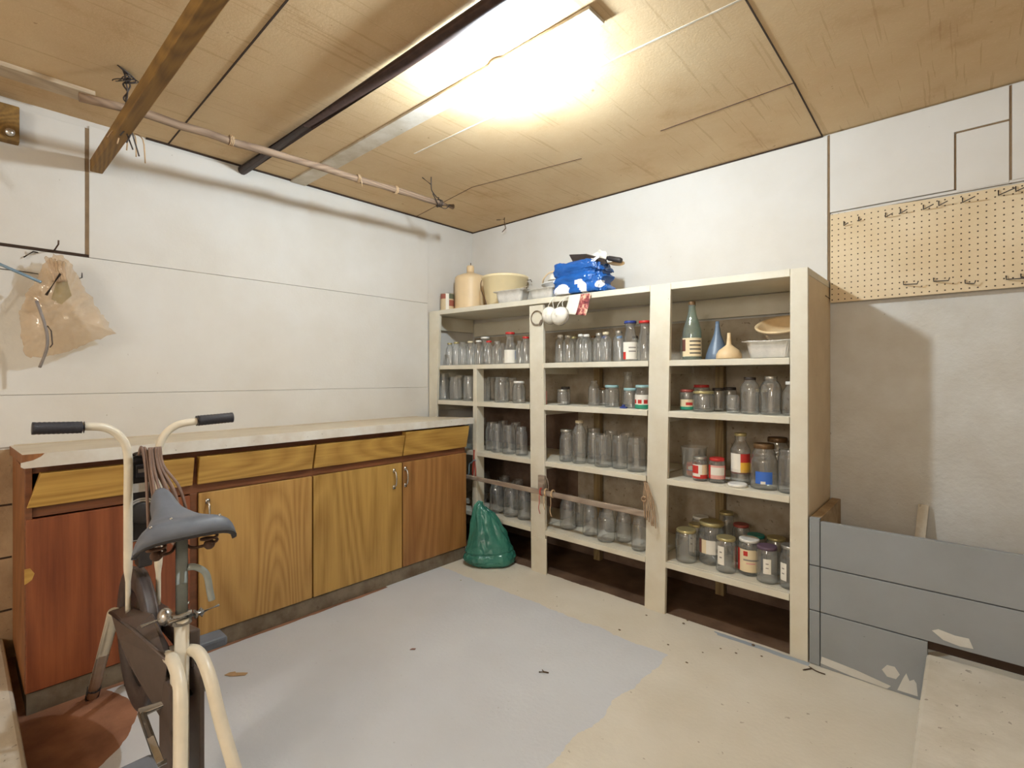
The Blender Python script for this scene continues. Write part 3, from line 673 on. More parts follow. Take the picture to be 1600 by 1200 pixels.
# third shelf
for (u, lid, hp, wp, lk, y) in [(868, 'silver', 45, 19, 'silver-rimmed canning jar', -.33), (887, 'silver', 49, 20, 'silver-rimmed canning jar', -.345), (927, None, 48, 20, 'wide clear canning jar', -.34), (942, None, 50, 26, 'large clear canning jar', -.385), (967, None, 51, 23, 'large clear canning jar', -.365), (993, None, 52, 28, 'large clear canning jar', -.385)]:
    J(1, 2, u, y, 'mason' if u < 900 else 'wide', wp, hp, lid, None, lk)
J(1, 2, 906, -.375, 'bottle', 21, 66, 'cream', None, '', cat='bottle', own='tall juice bottle with cream cap among canning jars')
for u in (874, 920, 955, 980): J(1, 2, u, -.17, 'wide', 20, 46, None, None, 'clear canning jar', row='back')
# bottom shelf
for (u, hp, wp, y) in [(888, 50, 24, -.33), (922, 50, 22, -.35), (944, 46, 26, -.40), (974, 47, 22, -.32), (997, 50, 22, -.40)]:
    J(1, 3, u, y, 'mason', wp, hp, None, None, 'dusty canning jar')
for (u, y) in [(870, -.17), (907, -.22), (955, -.21)]: J(1, 3, u, y, 'mason', 20, 40, None, None, 'dusty canning jar', row='back')
# bay by the bin, top shelf
J(2, 0, 1081, -.36, 'wine', 27, 91, 'brown', 'wine', '', 'g', cat='bottle', own='green wine bottle with cream label beside the blue funnel', lrange=(.06, .38), lidh=.02)
J(2, 0, 1063, -.24, 'carafe', 13, 42, 'blue', None, '', row='back', cat='bottle', own='small clear bottle with blue cap behind the wine bottle')
J(2, 0, 1052, -.33, 'tumbler', 11, 36, None, None, '', row='front', cat='jar', own='narrow clear glass beside the wine bottle')
# second shelf
J(2, 1, 1067, -.33, 'tumbler', 22, 32, 'check', 'smallred', '', own='small jar with dark patterned lid and green label', lrange=(.04, .55))
J(2, 1, 1098, -.385, 'wide', 31, 32, 'gold', None, '', own='very wide squat jar with gold lid')
J(2, 1, 1096, -.22, 'tumbler', 24, 38, 'red', None, '', row='back', own='jar with red lid behind the very wide squat jar')
J(2, 1, 1122, -.30, 'tumbler', 18, 36, 'dark', None, '', own='dark-lidded jar next to the very wide squat jar')
J(2, 1, 1140, -.22, 'tumbler', 20, 36, 'dark', None, '', row='back', own='dark-lidded jar behind the small clear tumbler')
J(2, 1, 1147, -.385, 'tumbler', 19, 28, None, None, '', own='small clear tumbler jar in front of dark-lidded jars')
J(2, 1, 1172, -.385, 'dome', 26, 57, 'dark', None, '', cat='bottle', own='round-shouldered bottle with dark cap')
J(2, 1, 1190, -.25, 'tumbler', 16, 36, 'cream', None, '', row='back', own='cream-lidded jar between the two round-shouldered bottles')
J(2, 1, 1207, -.385, 'dome', 28, 60, 'silver', None, '', cat='bottle', own='round-shouldered bottle with silver cap')
J(2, 1, 1230, -.385, 'slim', 22, 53, 'white', None, '', cat='bottle', own='white-capped bottle on the second shelf against the end post')
# third shelf
J(2, 2, 1064, -.36, 'beaker', 37, 46, None, None, '', 'p', cat='beaker', own='clear plastic beaker holding a red and white packet')
J(2, 2, 1092, -.37, 'tumbler', 21, 37, 'silver', 'redwhite', '', own='small jar with red leaf label beside the beaker', lrange=(.12, .72))
J(2, 2, 1114, -.385, 'tumbler', 23, 38, 'red', 'redband', '', own='small jar with red-edged label and red lid', lrange=(.18, .75))
J(2, 2, 1157, -.34, 'ketchup', 27, 79, 'gold', 'ketchup', '', cat='bottle', own='sauce bottle with red and yellow label and gold cap', lrange=(.22, .62))
J(2, 2, 1194, -.385, 'bigjar', 38, 70, 'brown', 'bluepatch', '', own='big stepped jar with blue label and brown lid', lrange=(.14, .42), lidh=.022)
J(2, 2, 1215, -.22, 'bigjar', 36, 72, 'brown', None, '', row='back', own='big stepped jar with brown lid behind the blue-labelled one', lidh=.022)
J(2, 2, 1229, -.40, 'wide', 30, 67, None, None, '', own='tall wide clear jar against the end post, third shelf')
# bottom shelf
J(2, 3, 1057, -.36, 'tumbler', 30, 48, 'gold', None, '', own='gold-lidded jar at the post, first on the lowest shelf')
J(2, 3, 1067, -.20, 'tumbler', 24, 52, 'white', None, '', row='back', own='white-lidded jar behind the gold-lidded jar at the post')
J(2, 3, 1081, -.335, 'tumbler', 25, 50, 'gold', 'tallstrip', '', own='gold-lidded jar with narrow white label strip behind the large jar', lrange=(.15, .8), loff=-35)
J(2, 3, 1103, -.405, 'wide', 37, 66, 'gold', 'price', '', own='large jar with gold lid and torn beige label', lrange=(.28, .62), lidh=.018)
J(2, 3, 1118, -.24, 'tumbler', 18, 50, 'gold', None, '', row='back', own='gold-lidded jar behind the large torn-label jar')
J(2, 3, 1133, -.16, 'mason', 24, 66, 'gold', None, '', row='back', own='tall jar with raised gold lid at the back of the lowest shelf')
J(2, 3, 1136, -.375, 'tumbler', 29, 53, 'gold', 'tallstrip', '', own='gold-lidded jar with white label strip beside the white-lidded jar', lrange=(.25, .8), loff=-30)
J(2, 3, 1163, -.405, 'tumbler', 31, 56, 'white', 'dijon', '', own='white-lidded jar with large cream and red label', lrange=(.12, .76))
J(2, 3, 1158, -.20, 'tumbler', 24, 58, 'check', None, '', row='back', own='jar with red and white patterned lid at the back')
J(2, 3, 1182, -.25, 'tumbler', 26, 52, 'teal', None, '', row='back', own='jar with teal lid behind the white-lidded jar')
J(2, 3, 1197, -.405, 'tumbler', 30, 56, 'purple', 'tallstrip', '', own='squat jar with dark purple lid', lrange=(.3, .72))
J(2, 3, 1211, -.25, 'tumbler', 27, 56, 'gold', None, '', row='back', own='gold-lidded jar behind the purple-lidded jar')
J(2, 3, 1230, -.40, 'mason', 30, 66, 'silver', 'tallstrip', '', own='ribbed-neck jar against the end post on the lowest shelf', lrange=(.2, .62), loff=-40)
BAYN = ['cabinet bay', 'middle bay', 'bin bay']; SHN = ['top shelf', 'second shelf', 'third shelf', 'bottom shelf']
ORD = ['first', 'second', 'third', 'fourth', 'fifth', 'sixth', 'seventh', 'eighth', 'ninth', 'tenth', 'eleventh', 'twelfth']
XLIM = [(.045, 1.005), (1.125, 1.76), (1.885, 2.455)]
for it in ITEMS:
    y = it['y']; p = ony(it['u'], 600, y); it['x'] = p.x; d = depth(p.x, y)
    it['r'] = max(.018, it['wpx']*d/F/2*1.06); it['h'] = it['hpx']*d/F
# keep neighbours from passing through one another
from itertools import combinations
for it in ITEMS:
    lo, hi = XLIM[it['bay']]; it['R'] = it['r']*1.04
for _ in range(220):
    for bay in range(3):
        for sh in range(4):
            L = [i for i in ITEMS if i['bay'] == bay and i['sh'] == sh]
            for a, c in combinations(L, 2):
                dx, dy = c['x']-a['x'], c['y']-a['y']; dd = math.hypot(dx, dy); need = a['R']+c['R']+.002
                if dd < need:
                    k = (need-dd)*.5; ux, uy = (dx/dd, dy/dd) if dd > 1e-6 else (1, 0)
                    ux *= .35; 
                    a['x'] -= ux*k; a['y'] -= uy*k; c['x'] += ux*k; c['y'] += uy*k
            for a in L:
                if bay == 0 and sh > 0:
                    dx, dy = a['x']-.506, a['y']+.425; dd = math.hypot(dx, dy); need = a['R']+.042
                    if dd < need: a['x'] += (1 if dx > 0 else -1)*(need-dd)*.3; a['y'] += (need-dd)*.7
                a['x'] = min(max(a['x'], XLIM[bay][0]+a['R']), XLIM[bay][1]-a['R'])
                a['y'] = min(max(a['y'], FYS+.035+a['R']), -.07-a['R'])
rows = {}
for it in ITEMS: rows.setdefault((it['bay'], it['sh'], it['row']), []).append(it)
for L in rows.values():
    L.sort(key=lambda i: i['x'])
    for k, i in enumerate(L): i['n'] = k
GM = {'c': GLASS, 'b': GLASSB, 'g': GLASSG, 'p': CLEARP}
for it in ITEMS:
    x, y, z = it['x'], it['y'], SHZ[it['sh']]+.0005; r, h = it['r'], it['h']
    lab = it['own'] or '%s, %s from the cabinet side, %s row, %s, %s' % (it['look'], ORD[it['n']], it['row'], SHN[it['sh']], BAYN[it['bay']])
    name = {'jar': 'glass_jar', 'bottle': 'glass_bottle', 'beaker': 'plastic_beaker'}[it['cat']]
    lh = it['lidh'] if it['lid'] else 0
    t = thing(name, lab, it['cat'], (x, y, z), 'jars and bottles on the shelves' if it['cat'] != 'beaker' else None)
    hb_ = h-lh*.35
    put(jar_mesh(it['kind'], GM[it['g']]), 'glass_body', t, (0, 0, 0), (r, r, hb_), it['u']*.7)
    top = PROF[it['kind']][-1][0]
    if it['lid']:
        flare = 1.12 if it['kind'] == 'carafe' else 1.07
        put(lid_mesh(it['lid']), 'lid', t, (0, 0, hb_-lh*.62), (top*r*flare, top*r*flare, lh))
    if it['label']:
        cols, fn, span = LDES[it['label']]
        ang = math.atan2(CY-y, CX-x)+math.radians(it['loff'])
        lo, hi = it['lr']
        rr = r*1.012 if it['kind'] not in ('ketchup',) else r*.985
        put(lab_mesh(cols, fn, span, ('lab', it['label'])), 'paper_label', t, (0, 0, lo*hb_), (rr, rr, (hi-lo)*hb_), ang)
    it['obj'] = t

# ------------------------------------------------------------------ other things inside the shelves
def Tm(x, y, z, rz=0, rx=0, ry=0): return Matrix.Translation((x, y, z)) @ Matrix.Rotation(rz, 4, 'Z') @ Matrix.Rotation(ry, 4, 'Y') @ Matrix.Rotation(rx, 4, 'X')
def fixed(u, y, z): p = ony(u, 600, y); return p.x, y, z+.0005
bk = [i for i in ITEMS if i['kind'] == 'beaker'][0]
pk = MB().lathe([(0, 0), (.034, 0), (.036, .006), (.036, .052), (.034, .058), (.036, .062), (.0, .063)], 20, Tm(bk['x'], bk['y'], SHZ[2]+.006))
pt = thing('paper_packet', 'red and white round packet inside the clear plastic beaker', 'packet', (bk['x'], bk['y'], SHZ[2]+.006))
pk.build('packet_body', LAB['orange'], pt, True)
put(lab_mesh(*LDES['beakerred'], ('lab', 'beakerred')), 'paper_label', pt, (0, 0, .008), (.0368, .0368, .05), math.atan2(CY-bk['y'], CX-bk['x']))
x, y, z = fixed(1121, -.30, SHZ[0])
tag(MB().lathe([(.056, 0), (.058, .004), (.052, .03), (.040, .065), (.026, .10), (.016, .13), (.0105, .165), (.0085, .19), (.0065, .19), (.0085, .165), (.014, .13), (.024, .10), (.038, .065), (.05, .03), (.056, .004)], 32, Tm(x, y, z), closed=True).build('funnel', BLUEP, None, True, origin=(x, y, z)), 'slate blue plastic funnel standing upside down on the top shelf', 'funnel')
x, y, z = fixed(1139, -.395, SHZ[0])
tag(MB().lathe([(.055, 0), (.0565, .004), (.0555, .022), (.046, .040), (.022, .058), (.0115, .068), (.009, .095), (.0075, .122), (.0055, .122), (.007, .095), (.0095, .069), (.02, .056), (.044, .038), (.0535, .022), (.054, .004)], 32, Tm(x, y, z), closed=True).build('funnel', YELP, None, True, origin=(x, y, z)), 'small buff plastic funnel standing upside down beside the wine bottle', 'funnel')
def foil_tray(name, cx, cy, cz, w_, d_, h_, label, rz=0, tilt=0, seed=0):
    M = Tm(cx, cy, cz, rz, tilt)
    def ring(s, zz, flut):
        out = []
        for k in range(96):
            a = 2*math.pi*k/96; ca, sa = math.cos(a), math.sin(a); e = .32
            px = (abs(ca)**e)*(1 if ca > 0 else -1)*w_/2*s; py = (abs(sa)**e)*(1 if sa > 0 else -1)*d_/2*s
            f = 1+flut*(math.sin(k*math.pi/1.5)*.012+.02*nz(k*.35+seed, zz*30, 1)); out.append(Vector((px*f, py*f, zz+.003*nz(k*.2, seed, 3)*(1 if zz > .01 else 0))))
        return out
    R = [ring(.80, .002, 0), ring(.82, .004, 1), ring(.90, h_*.5, 1), ring(.96, h_*.93, 1), ring(1.15, h_*.97, .3), ring(1.16, h_, .3), ring(.965, h_*.965, .3), ring(.95, h_*.9, 1), ring(.885, h_*.5, 1), ring(.80, .008, 1)]
    m = MB(); n = 96; b0 = 0
    for r_ in R: m.v += [M @ p for p in r_]
    for i in range(len(R)-1):
        for k in range(n): m.f.append((i*n+k, i*n+(k+1) % n, (i+1)*n+(k+1) % n, (i+1)*n+k)); m.m.append(0)
    m.f.append(tuple(range(n))); m.m.append(0); m.f.append(tuple(range((len(R)-1)*n, len(R)*n))); m.m.append(0)
    return tag(m.build('foil_tray', ALU, None, True, origin=(cx, cy, cz)), label, 'foil tray')
foil_tray('t', 2.325, -.335, SHZ[0]+.001, .205, .15, .078, 'crumpled foil tray on the top shelf holding a cream basin', 0, 0, 2)
bs = Tm(2.345, -.225, SHZ[0]+.112, 0, .42)
tag(MB().lathe([(0, 0), (.075, 0), (.088, .018), (.104, .045), (.116, .047), (.120, .056), (.112, .060), (.102, .052), (.084, .022), (.07, .008), (0, .008)], 40, bs).build('basin', YELP, None, True, origin=(2.33, -.235, SHZ[0]+.105)), 'cream plastic basin with rolled rim tilted in the foil tray', 'basin')
# plastic lid lying on the shelf, small bits
x, y, z = fixed(1149, -.435, SHZ[2]); 
tag(MB().lathe([(0, 0), (.040, 0), (.042, .003), (.042, .011), (.038, .014), (.033, .0125), (0, .0125)], 28, Tm(x, -.405, z)).build('jar_lid', WHITEP, None, True, origin=(x, -.405, z)), 'loose white plastic lid lying on the shelf by the sauce bottle', 'lid')
p = ony(1128, 600, -.33)
tag(MB().tube([(p.x-.045, -.31, SHZ[2]+.006), (p.x+.035, -.36, SHZ[2]+.006)], .004, 8).build('butter_knife', CHROME, None, True, origin=(p.x, -.335, SHZ[2])), 'thin metal rod lying behind the loose white lid', 'rod')
p = ony(975, 600, -.425)
cm = MB().box(p.x-.018, p.x+.018, -.44, -.418, SHZ[1]+.0005, SHZ[1]+.010).box(p.x-.006, p.x+.006, -.438, -.420, SHZ[1]+.010, SHZ[1]+.02)
tag(cm.build('bottle_clip', LIDS['blue'], None, bevel=.003, origin=(p.x, -.43, SHZ[1])), 'small blue plastic clip lying in front of pale-lidded jars', 'clip')
p = ony(855, 600, -.37)
ctn = thing('small_carton', 'little cream carton with red print next to the small dark-lidded jar', 'carton', (p.x-.004, -.40, SHZ[1]))
MB().box(p.x-.014, p.x+.012, -.415, -.385, SHZ[1]+.0005, SHZ[1]+.082).build('carton_body', LAB['pink'], ctn, bevel=.001)
MB().box(p.x-.006, p.x+.010, -.4158, -.4152, SHZ[1]+.01, SHZ[1]+.06).build('print_panel', LAB['red'], ctn)

# ------------------------------------------------------------------ things on top of the shelves (the top board slopes a little)
def topz(x): return 1.664+(1.634-1.664)*(x-.013)/(2.479)+.001
def tops(u, y): p = ony(u, 470, y); return p.x, y, topz(p.x)
x, y, z = tops(699, -.33)
tc = thing('tin_can', 'small old round tin with red and green label at the shelf end', 'tin', (x, y, z))
MB().lathe([(0, 0), (.050, 0), (.0515, .003), (.050, .006), (.050, .134), (.0515, .137), (.050, .140), (.045, .140), (.043, .136), (.014, .135), (.014, .148), (0, .148)], 28, Tm(x, y, z)).build('can_body', LIDS['silver'], tc, True)
LAB['tinred'] = plain('faded tin red', (150, 84, 70), .5); LAB['tingreen'] = plain('faded tin green', (92, 98, 78), .5); LAB['tincream'] = plain('tin cream', (204, 184, 150), .5)
put(lab_mesh(['tincream', 'tinred', 'tingreen', 'tinred', 'white'], lambda u, v: 4 if (.44 < u < .56) else 2 if (v > .68 and u > .56) else 1 if (v > .72 and .15 < u < .44) else 3 if .3 < v < .62 and u > .56 else 0, 300, ('lab', 'tin')), 'paper_label', tc, (0, 0, .008), (.0506, .0506, .126), math.atan2(CY-y, CX-x))
x, y, z = tops(735, -.19)
jt = thing('plastic_jug', 'big beige plastic jug with a short neck beside the pail', 'jug', (x, y, z))
MB().lathe([(0, 0), (.112, 0), (.121, .006), (.122, .02), (.118, .250), (.115, .268), (.104, .279), (.07, .292), (.034, .302), (.028, .310), (0, .311)], 36, Tm(x, y, z)).build('jug_body', JUGP, jt, True)
MB().lathe([(.027, .300), (.028, .345), (.027, .357), (.023, .361), (0, .362)], 24, Tm(x, y, z)).build('neck_cap', JUGP, jt, True)
MB().tube([(x+.004, y, z+.36), (x+.004, y, z+.382)], .003, 6).build('cap_pin', LIDS['brown'], jt, True)
x, y, z = tops(789, -.195); z += .003
pa = thing('plastic_pail', 'cream plastic pail with a thin wire handle behind the foil trays', 'pail', (x, y, z))
MB().lathe([(0, 0), (.128, 0), (.132, .004), (.158, .205), (.165, .207), (.167, .222), (.163, .226), (.156, .222), (.153, .205), (.126, .008), (0, .008)], 44, Tm(x, y, z)).build('pail_body', BUCKP, pa, True)
hdir = Vector((CA, SA, 0)); hn = Vector((SA, -CA, 0)); c0 = Vector((x, y, z+.205))
hp_ = [c0-hdir*.166]+[c0-hdir*.172+hn*(.006)+Vector((0, 0, -.03)), c0-hdir*.164+hn*.05+Vector((0, 0, -.085)), c0-hdir*.138+hn*.09+Vector((0, 0, -.15)), c0-hdir*.126+hn*.10+Vector((0, 0, -.19))]
MB().tube(smooth_path(hp_, 6), .003, 6).tube([c0+hdir*.160, c0+hdir*.184+Vector((0, 0, .004)), c0+hdir*.191+Vector((0, 0, -.012))], .003, 6).build('wire_handle', RUST, pa, True)
x, y, z = tops(801, -.385)
foil_tray('a', x, y, z+.001, .225, .11, .080, 'pleated foil tray in front of the cream pail', .06, 0, 5)
lx, ly, lz = tops(800, -.345)
fl = MB().grid(lambda u, v: (lx-.10+.2*u, ly-.05+.10*v, lz+.085+.004*nz(u*6, v*6, 4)+.03*v*(u+.2)), 16, 10)
tag(fl.build('card_sheet', plain('card lid', (196, 180, 160), .6, .2), None, True, solid=.003, origin=(lx, ly, lz+.08)), 'grey card lid tilted on the foil tray by the pail', 'card')
x2, y2, z2 = tops(850, -.34)
foil_tray('b', x2+.02, y2, z2+.001, .20, .13, .070, 'darker foil tray half hidden by the blue bag', -.05, 0, 9)
tag(MB().lathe([(0, 0), (.045, 0), (.055, .008), (.092, .048), (.096, .05), (.095, .054), (.09, .054), (.052, .013), (0, .006)], 36, Tm(x2+.01, y2+.12, z2+.073, 0, 0, -.08)).build('bowl', WHITEP, None, True, origin=(x2+.01, y2+.12, z2+.073)), 'shallow white plastic bowl behind the darker foil tray', 'bowl')
x3, y3 = x2+.03, y2+.11
sp = thing('strainer', 'white plastic strainer with a curved handle lying in the shallow bowl', 'strainer', (x3, y3, z2+.10))
MB().lathe([(.066, 0), (.068, .004), (.058, .035), (.036, .058), (.0, .066), (.0, .062), (.034, .055), (.055, .033), (.063, .004)], 30, Tm(x3, y3, z2+.140)).build('strainer_cup', MASKW, sp, True)
MB().tube(smooth_path([(x3-.10, y3-.03, z2+.125), (x3-.075, y3-.06, z2+.15), (x3-.03, y3-.065, z2+.183), (x3+.01, y3-.055, z2+.19), (x3+.03, y3-.045, z2+.17)], 6), .005, 8).build('curved_handle', JUGP, sp, True)

# blue bag: a slumped full film bag
bxl, bxr = ony(868, 468, -.42).x, ony(948, 462, -.42).x
bcx = (bxl+bxr)/2; bw = (bxr-bxl)/2; bz = topz(bxl)+.0008; bcy = -.385; BHT = .178
def bag_pt(u, v):
    a = 2*math.pi*u; ca, sa = math.cos(a), math.sin(a); e = .55
    prof = [(.0, 0), (.80, 0), (.97, .02), (1.0, .10), (.93, .30), (.97, .50), (.88, .60), (1.0, .72), (.99, .88), (.93, .97), (.85, 1.0), (.62, .95), (.0, .90)]
    f = v*(len(prof)-1); i = min(int(f), len(prof)-2); t = f-i
    r = prof[i][0]*(1-t)+prof[i+1][0]*t; h = prof[i][1]*(1-t)+prof[i+1][1]*t
    px = (abs(ca)**e)*(1 if ca > 0 else -1)*bw; py = (abs(sa)**e)*(1 if sa > 0 else -1)*.095
    k = 1+.10*nz(ca*2.2, sa*2.2, h*5)+.07*abs(nz(ca*5, sa*5, h*7))+.02*nz(ca*14, sa*14, h*18)
    z = bz+h*BHT*(1+.10*nz(ca*1.5, sa*1.5, 3)*(h > .5)+.05*ca*(h > .6))+(.006*nz(ca*8, h*10, sa*8) if .02 < h else 0)
    z += .03*ca*h*-.6*(1 if h > .7 else 0)
    return Vector((bcx+px*r*k*(1-.10*h*(ca > 0)), bcy+py*r*k, max(z, bz)))
def bag_m(u, v):
    p = bag_pt(u, v); X = (p.x-bcx)/bw; Z = (p.z-bz)/BHT
    if p.y > bcy-.02: return 0
    if ((X+.52)/.34)**2+((Z-.08)/.27)**2 < 1: return 1
    if .02 < X < .46 and Z < .42 and Z > .42-(X-.0)*1.6 and X < .10+.9*(.62-Z): return 1
    if ((X-.85)/.10)**2+((Z-.22)/.12)**2 < 1: return 1
    if ((X+.92)/.12)**2+((Z-.50)/.07)**2 < 1: return 1
    return 0
bb = thing('plastic_bag', 'crumpled shiny blue plastic bag with white patches on the shelf top', 'bag', (bcx, bcy, bz))
m = MB(); m.grid(bag_pt, 240, 150, 0, True, bag_m)
m.build('bag_film', [BLUEBAG, WHITEBAG], bb, True)
rim = MB().grid(lambda u, v: Vector((bcx-bw*.2+bw*1.0*u, bcy-.088+.05*v+.01*nz(u*9, v*3, 2), bz+BHT*(.80+.14*u)+.03*v+.012*nz(u*7, v*2, 8))), 30, 5)
rim.build('white_rim', WHITEBAG, bb, True, solid=.002)
pz = bz+BHT
tr = thing('trowel', 'dark metal trowel with black handle lying on top of the blue bag', 'trowel', (bcx+.05, bcy, pz))
P0, P1, P2, P3 = ony(889, 398, bcy-.02), ony(945, 405, bcy-.02), ony(948, 412, bcy-.06), ony(897, 413, bcy-.06)
MB().prism([P0, ony(915, 397, bcy), P1, P2, ony(922, 414, bcy-.06), P3], (0, .012, .004)).build('trowel_blade', plain('trowel steel', (92, 88, 92), .3, .85, .3, 20), tr, bevel=.001)
ha, hb2 = ony(949, 403, bcy-.02), ony(971, 407, bcy-.02)
MB().tube([P1.lerp(P2, .3), ha], .006, 8).build('tang', CHROME, tr, True)
MB().tube([ha, ha.lerp(hb2, .1), ha.lerp(hb2, .9), hb2], [.011, .014, .015, .012], 10).build('black_handle', RUBBER, tr, True)
wa, wb_ = ony(944, 412, bcy+.02), ony(975, 411, bcy+.02)
tag(MB().tube([wa, wa.lerp(wb_, .5), wa.lerp(wb_, .85), wb_], [.010, .013, .015, .008], 10).build('wooden_tool', JUGP, None, True, origin=wa), 'pale wooden tool sticking out under the black trowel handle', 'tool')
pp = MB().grid(lambda u, v: Vector((ony(924+24*u, 400, bcy+.05).x, bcy+.05+.015*nz(u*4, v*4, 1), bz+BHT*.9+(.10*v)*(1-.55*abs(u-.55))+.01*nz(u*5, v*5, 2))), 12, 12)
tag(pp.build('crumpled_paper', PAPER, None, True, solid=.002, origin=(bcx, bcy+.05, pz)), 'crumpled cream paper standing behind the trowel', 'paper')

# hung on the front edge of the top board
ey = FYS-.012
c0 = ony(888, 463, ey); c1 = ony(923, 462, ey)
cd = thing('picture_card', 'folded card with a dark red picture hanging from the shelf edge', 'card', ((c0.x+c1.x)/2, ey, 1.62))
def card(u0, u1):
    return MB().grid(lambda u, v: Vector((ony(890-6*v+34*(u0+(u1-u0)*u)+1*v, 500, ey).x, ey-.004-.02*v*v, 1.643-.004*(u0+(u1-u0)*u)-(.105+.018*(u0+(u1-u0)*u))*v)), 8, 12)
card(0, .53).build('card_page', PAPER, cd, True, solid=.0015)
def cpic():
    m, nt, b = newmat('card picture'); v = coord(nt)
    f = noise_(nt, v, 40, 3); nt.links.new(ramp(nt, f, [(.35, s2l((84, 26, 34))), (.5, s2l((150, 70, 70))), (.62, s2l((220, 180, 150)))]), b.inputs['Base Color']); return m
card(.53, 1).build('card_picture', cpic(), cd, True, solid=.0015)
def mask(u, v, sc, label, dy, rz):
    p = ony(u, v, ey-.02-dy)
    t = thing('dust_mask', label, 'mask', p)
    def fn(a, b_):
        th = 2*math.pi*a; r = b_
        zz = math.sqrt(max(0, 1-r*r))
        return Vector((.053*sc*r*math.cos(th), -.036*sc*zz*(1+.15*math.cos(th)), .050*sc*r*math.sin(th)*(1 if math.sin(th) < 0 else .85)))
    R = Matrix.Rotation(rz, 3, 'Y')
    m = MB().grid(lambda a, b_: p+R @ fn(a, b_), 28, 9, 0, True)
    m.build('mask_cup', MASKW, t, True, solid=.003)
    MB().tube([p+R @ fn(i/30, 1.0) for i in range(31)], .0035, 6).build('mask_rim', LAB['grey'], t, True)
    for s in (-.5, .5):
        MB().tube(smooth_path([p+Vector((.03*s*1.6, 0, .036*sc)), p+Vector((.02*s, .01, .075)), p+Vector((.006*s, FYS-.004-p.y, 1.640-p.z)), p+Vector((.006*s, FYS+.01-p.y, 1.6535-p.z))], 5), .0018, 5).build('strap', MASKW, t, True)
mask(860, 492, 1.05, 'white dust mask hanging from the shelf edge, the one behind', .004, .5)
mask(875, 493, 1.1, 'white dust mask hanging from the shelf edge, the one in front', .046, -.15)
rc = ony(838.5, 497, FYS-.005)
rg = MB().tube(arc(rc, .044, 0, 2*math.pi, 36), .0028, 6).tube(arc(rc+Vector((.002, -.004, .003)), .041, .5, 5.0, 26), .0022, 6)
for q in range(6): rg.tube(arc(rc+Vector((.030+.002*q, -.002, -.037+.003*q)), .008, 0, 2*math.pi, 8, (.7, .7, 0), (0, 0, 1)), .0022, 5)
tag(rg.build('wire_ring', plain('dull wire', (132, 116, 98), .6, .2, .25), None, True, origin=rc), 'coil of wire hung on the upright between two bays', 'wire ring')

# ------------------------------------------------------------------ stick tied across the front, things on it
sy = FYS-.022
stk = thing('tied_stick', 'grey wooden stick tied level across the front of the lower shelves', 'stick', (1.1, sy, .49))
MB().hexa([(.40, sy-.010, .487), (1.79, sy-.010, .470), (.40, sy+.012, .487), (1.79, sy+.012, .470), (.40, sy-.010, .512), (1.79, sy-.010, .501), (.40, sy+.012, .512), (1.79, sy+.012, .501)]).build('stick_bar', STICKW, stk, bevel=.004)
for k, (xx, mt) in enumerate([(1.10, REDTW), (1.135, TWINE), (1.185, TWINE)]):
    t_ = MB()
    for q in range(2): t_.tube(arc((xx+.006*q, sy-.002, .497), 1, 0, 2*math.pi, 14, (0, .0165, 0), (0, 0, .022)), .0026, 5)
    t_.tube(smooth_path([(xx, sy-.02, .48), (xx+.006, sy-.026, .44), (xx-.004, sy-.02, .40+.03*(k % 2)), (xx+.008, sy-.022, .37+.03*(k % 2))], 5), .0024, 5)
    t_.build('string_knot', mt, stk, True)
ht = MB()
for q in range(6):
    ht.tube(smooth_path([(1.775+.004*q, sy-.004-.004*q, .655), (1.768+.010*q, sy-.008-.004*q, .60), (1.772+.011*q, sy-.014, .54), (1.778+.012*q, sy-.016, .47-.008*q)], 5), .0030, 5)
ht.tube(smooth_path([(1.775, sy-.02, .655), (1.80, sy-.022, .58), (1.826, sy-.022, .50), (1.818, sy-.02, .44)], 6), .0035, 5)
ht.tube(arc((1.775, sy-.02, .565), .012, 0, 6.2, 12), .004, 5)
ht.build('hanging_cords', plain('old cord', (168, 140, 112), .9, 0, .2), stk, True)
cpz = ony(844, 757, sy-.006)
pg = MB().box(cpz.x-.026, cpz.x+.022, FYS-.017, FYS-.0005, .505, .590).box(cpz.x-.012, cpz.x+.018, FYS-.026, FYS-.017, .50, .545)
pg.tube(smooth_path([(cpz.x+.022, FYS-.01, .58), (cpz.x+.04, FYS-.012, .575), (cpz.x+.05, FYS-.014, .54), (cpz.x+.05, FYS-.014, .505)], 5), .0025, 5)
tag(pg.build('wooden_clip', STICKW, None, bevel=.003, origin=(cpz.x, FYS-.01, .505)), 'worn wooden block with a wire loop on the upright over the stick', 'clip')
q0 = ony(738, 703, -.49)
snp = thing('red_clippers', 'long red handled clippers hanging from the shelf beside the cabinet', 'clippers', (q0.x, -.474, .66))
MB().tube([(q0.x, -.474, .685), (q0.x-.002, -.474, .62), (q0.x-.010, -.474, .56), (q0.x-.014, -.474, .505)], .006, 8).build('handle', plain('red clipper handle', (168, 60, 46), .5), snp, True)
MB().tube([(q0.x+.004, -.474, .62), (q0.x+.012, -.474, .56), (q0.x+.016, -.474, .50)], .006, 8).build('handle', plain('faded red handle', (176, 96, 80), .5), snp, True)
MB().tube(smooth_path([(q0.x+.03, -.482, .615), (q0.x+.012, -.484, .62), (q0.x-.012, -.484, .60), (q0.x-.036, -.484, .585), (q0.x-.038, -.484, .53), (q0.x-.05, -.482, .51)], 5), .0032, 6).build('wire_loop', plain('blue grey wire', (138, 164, 176), .5), snp, True)

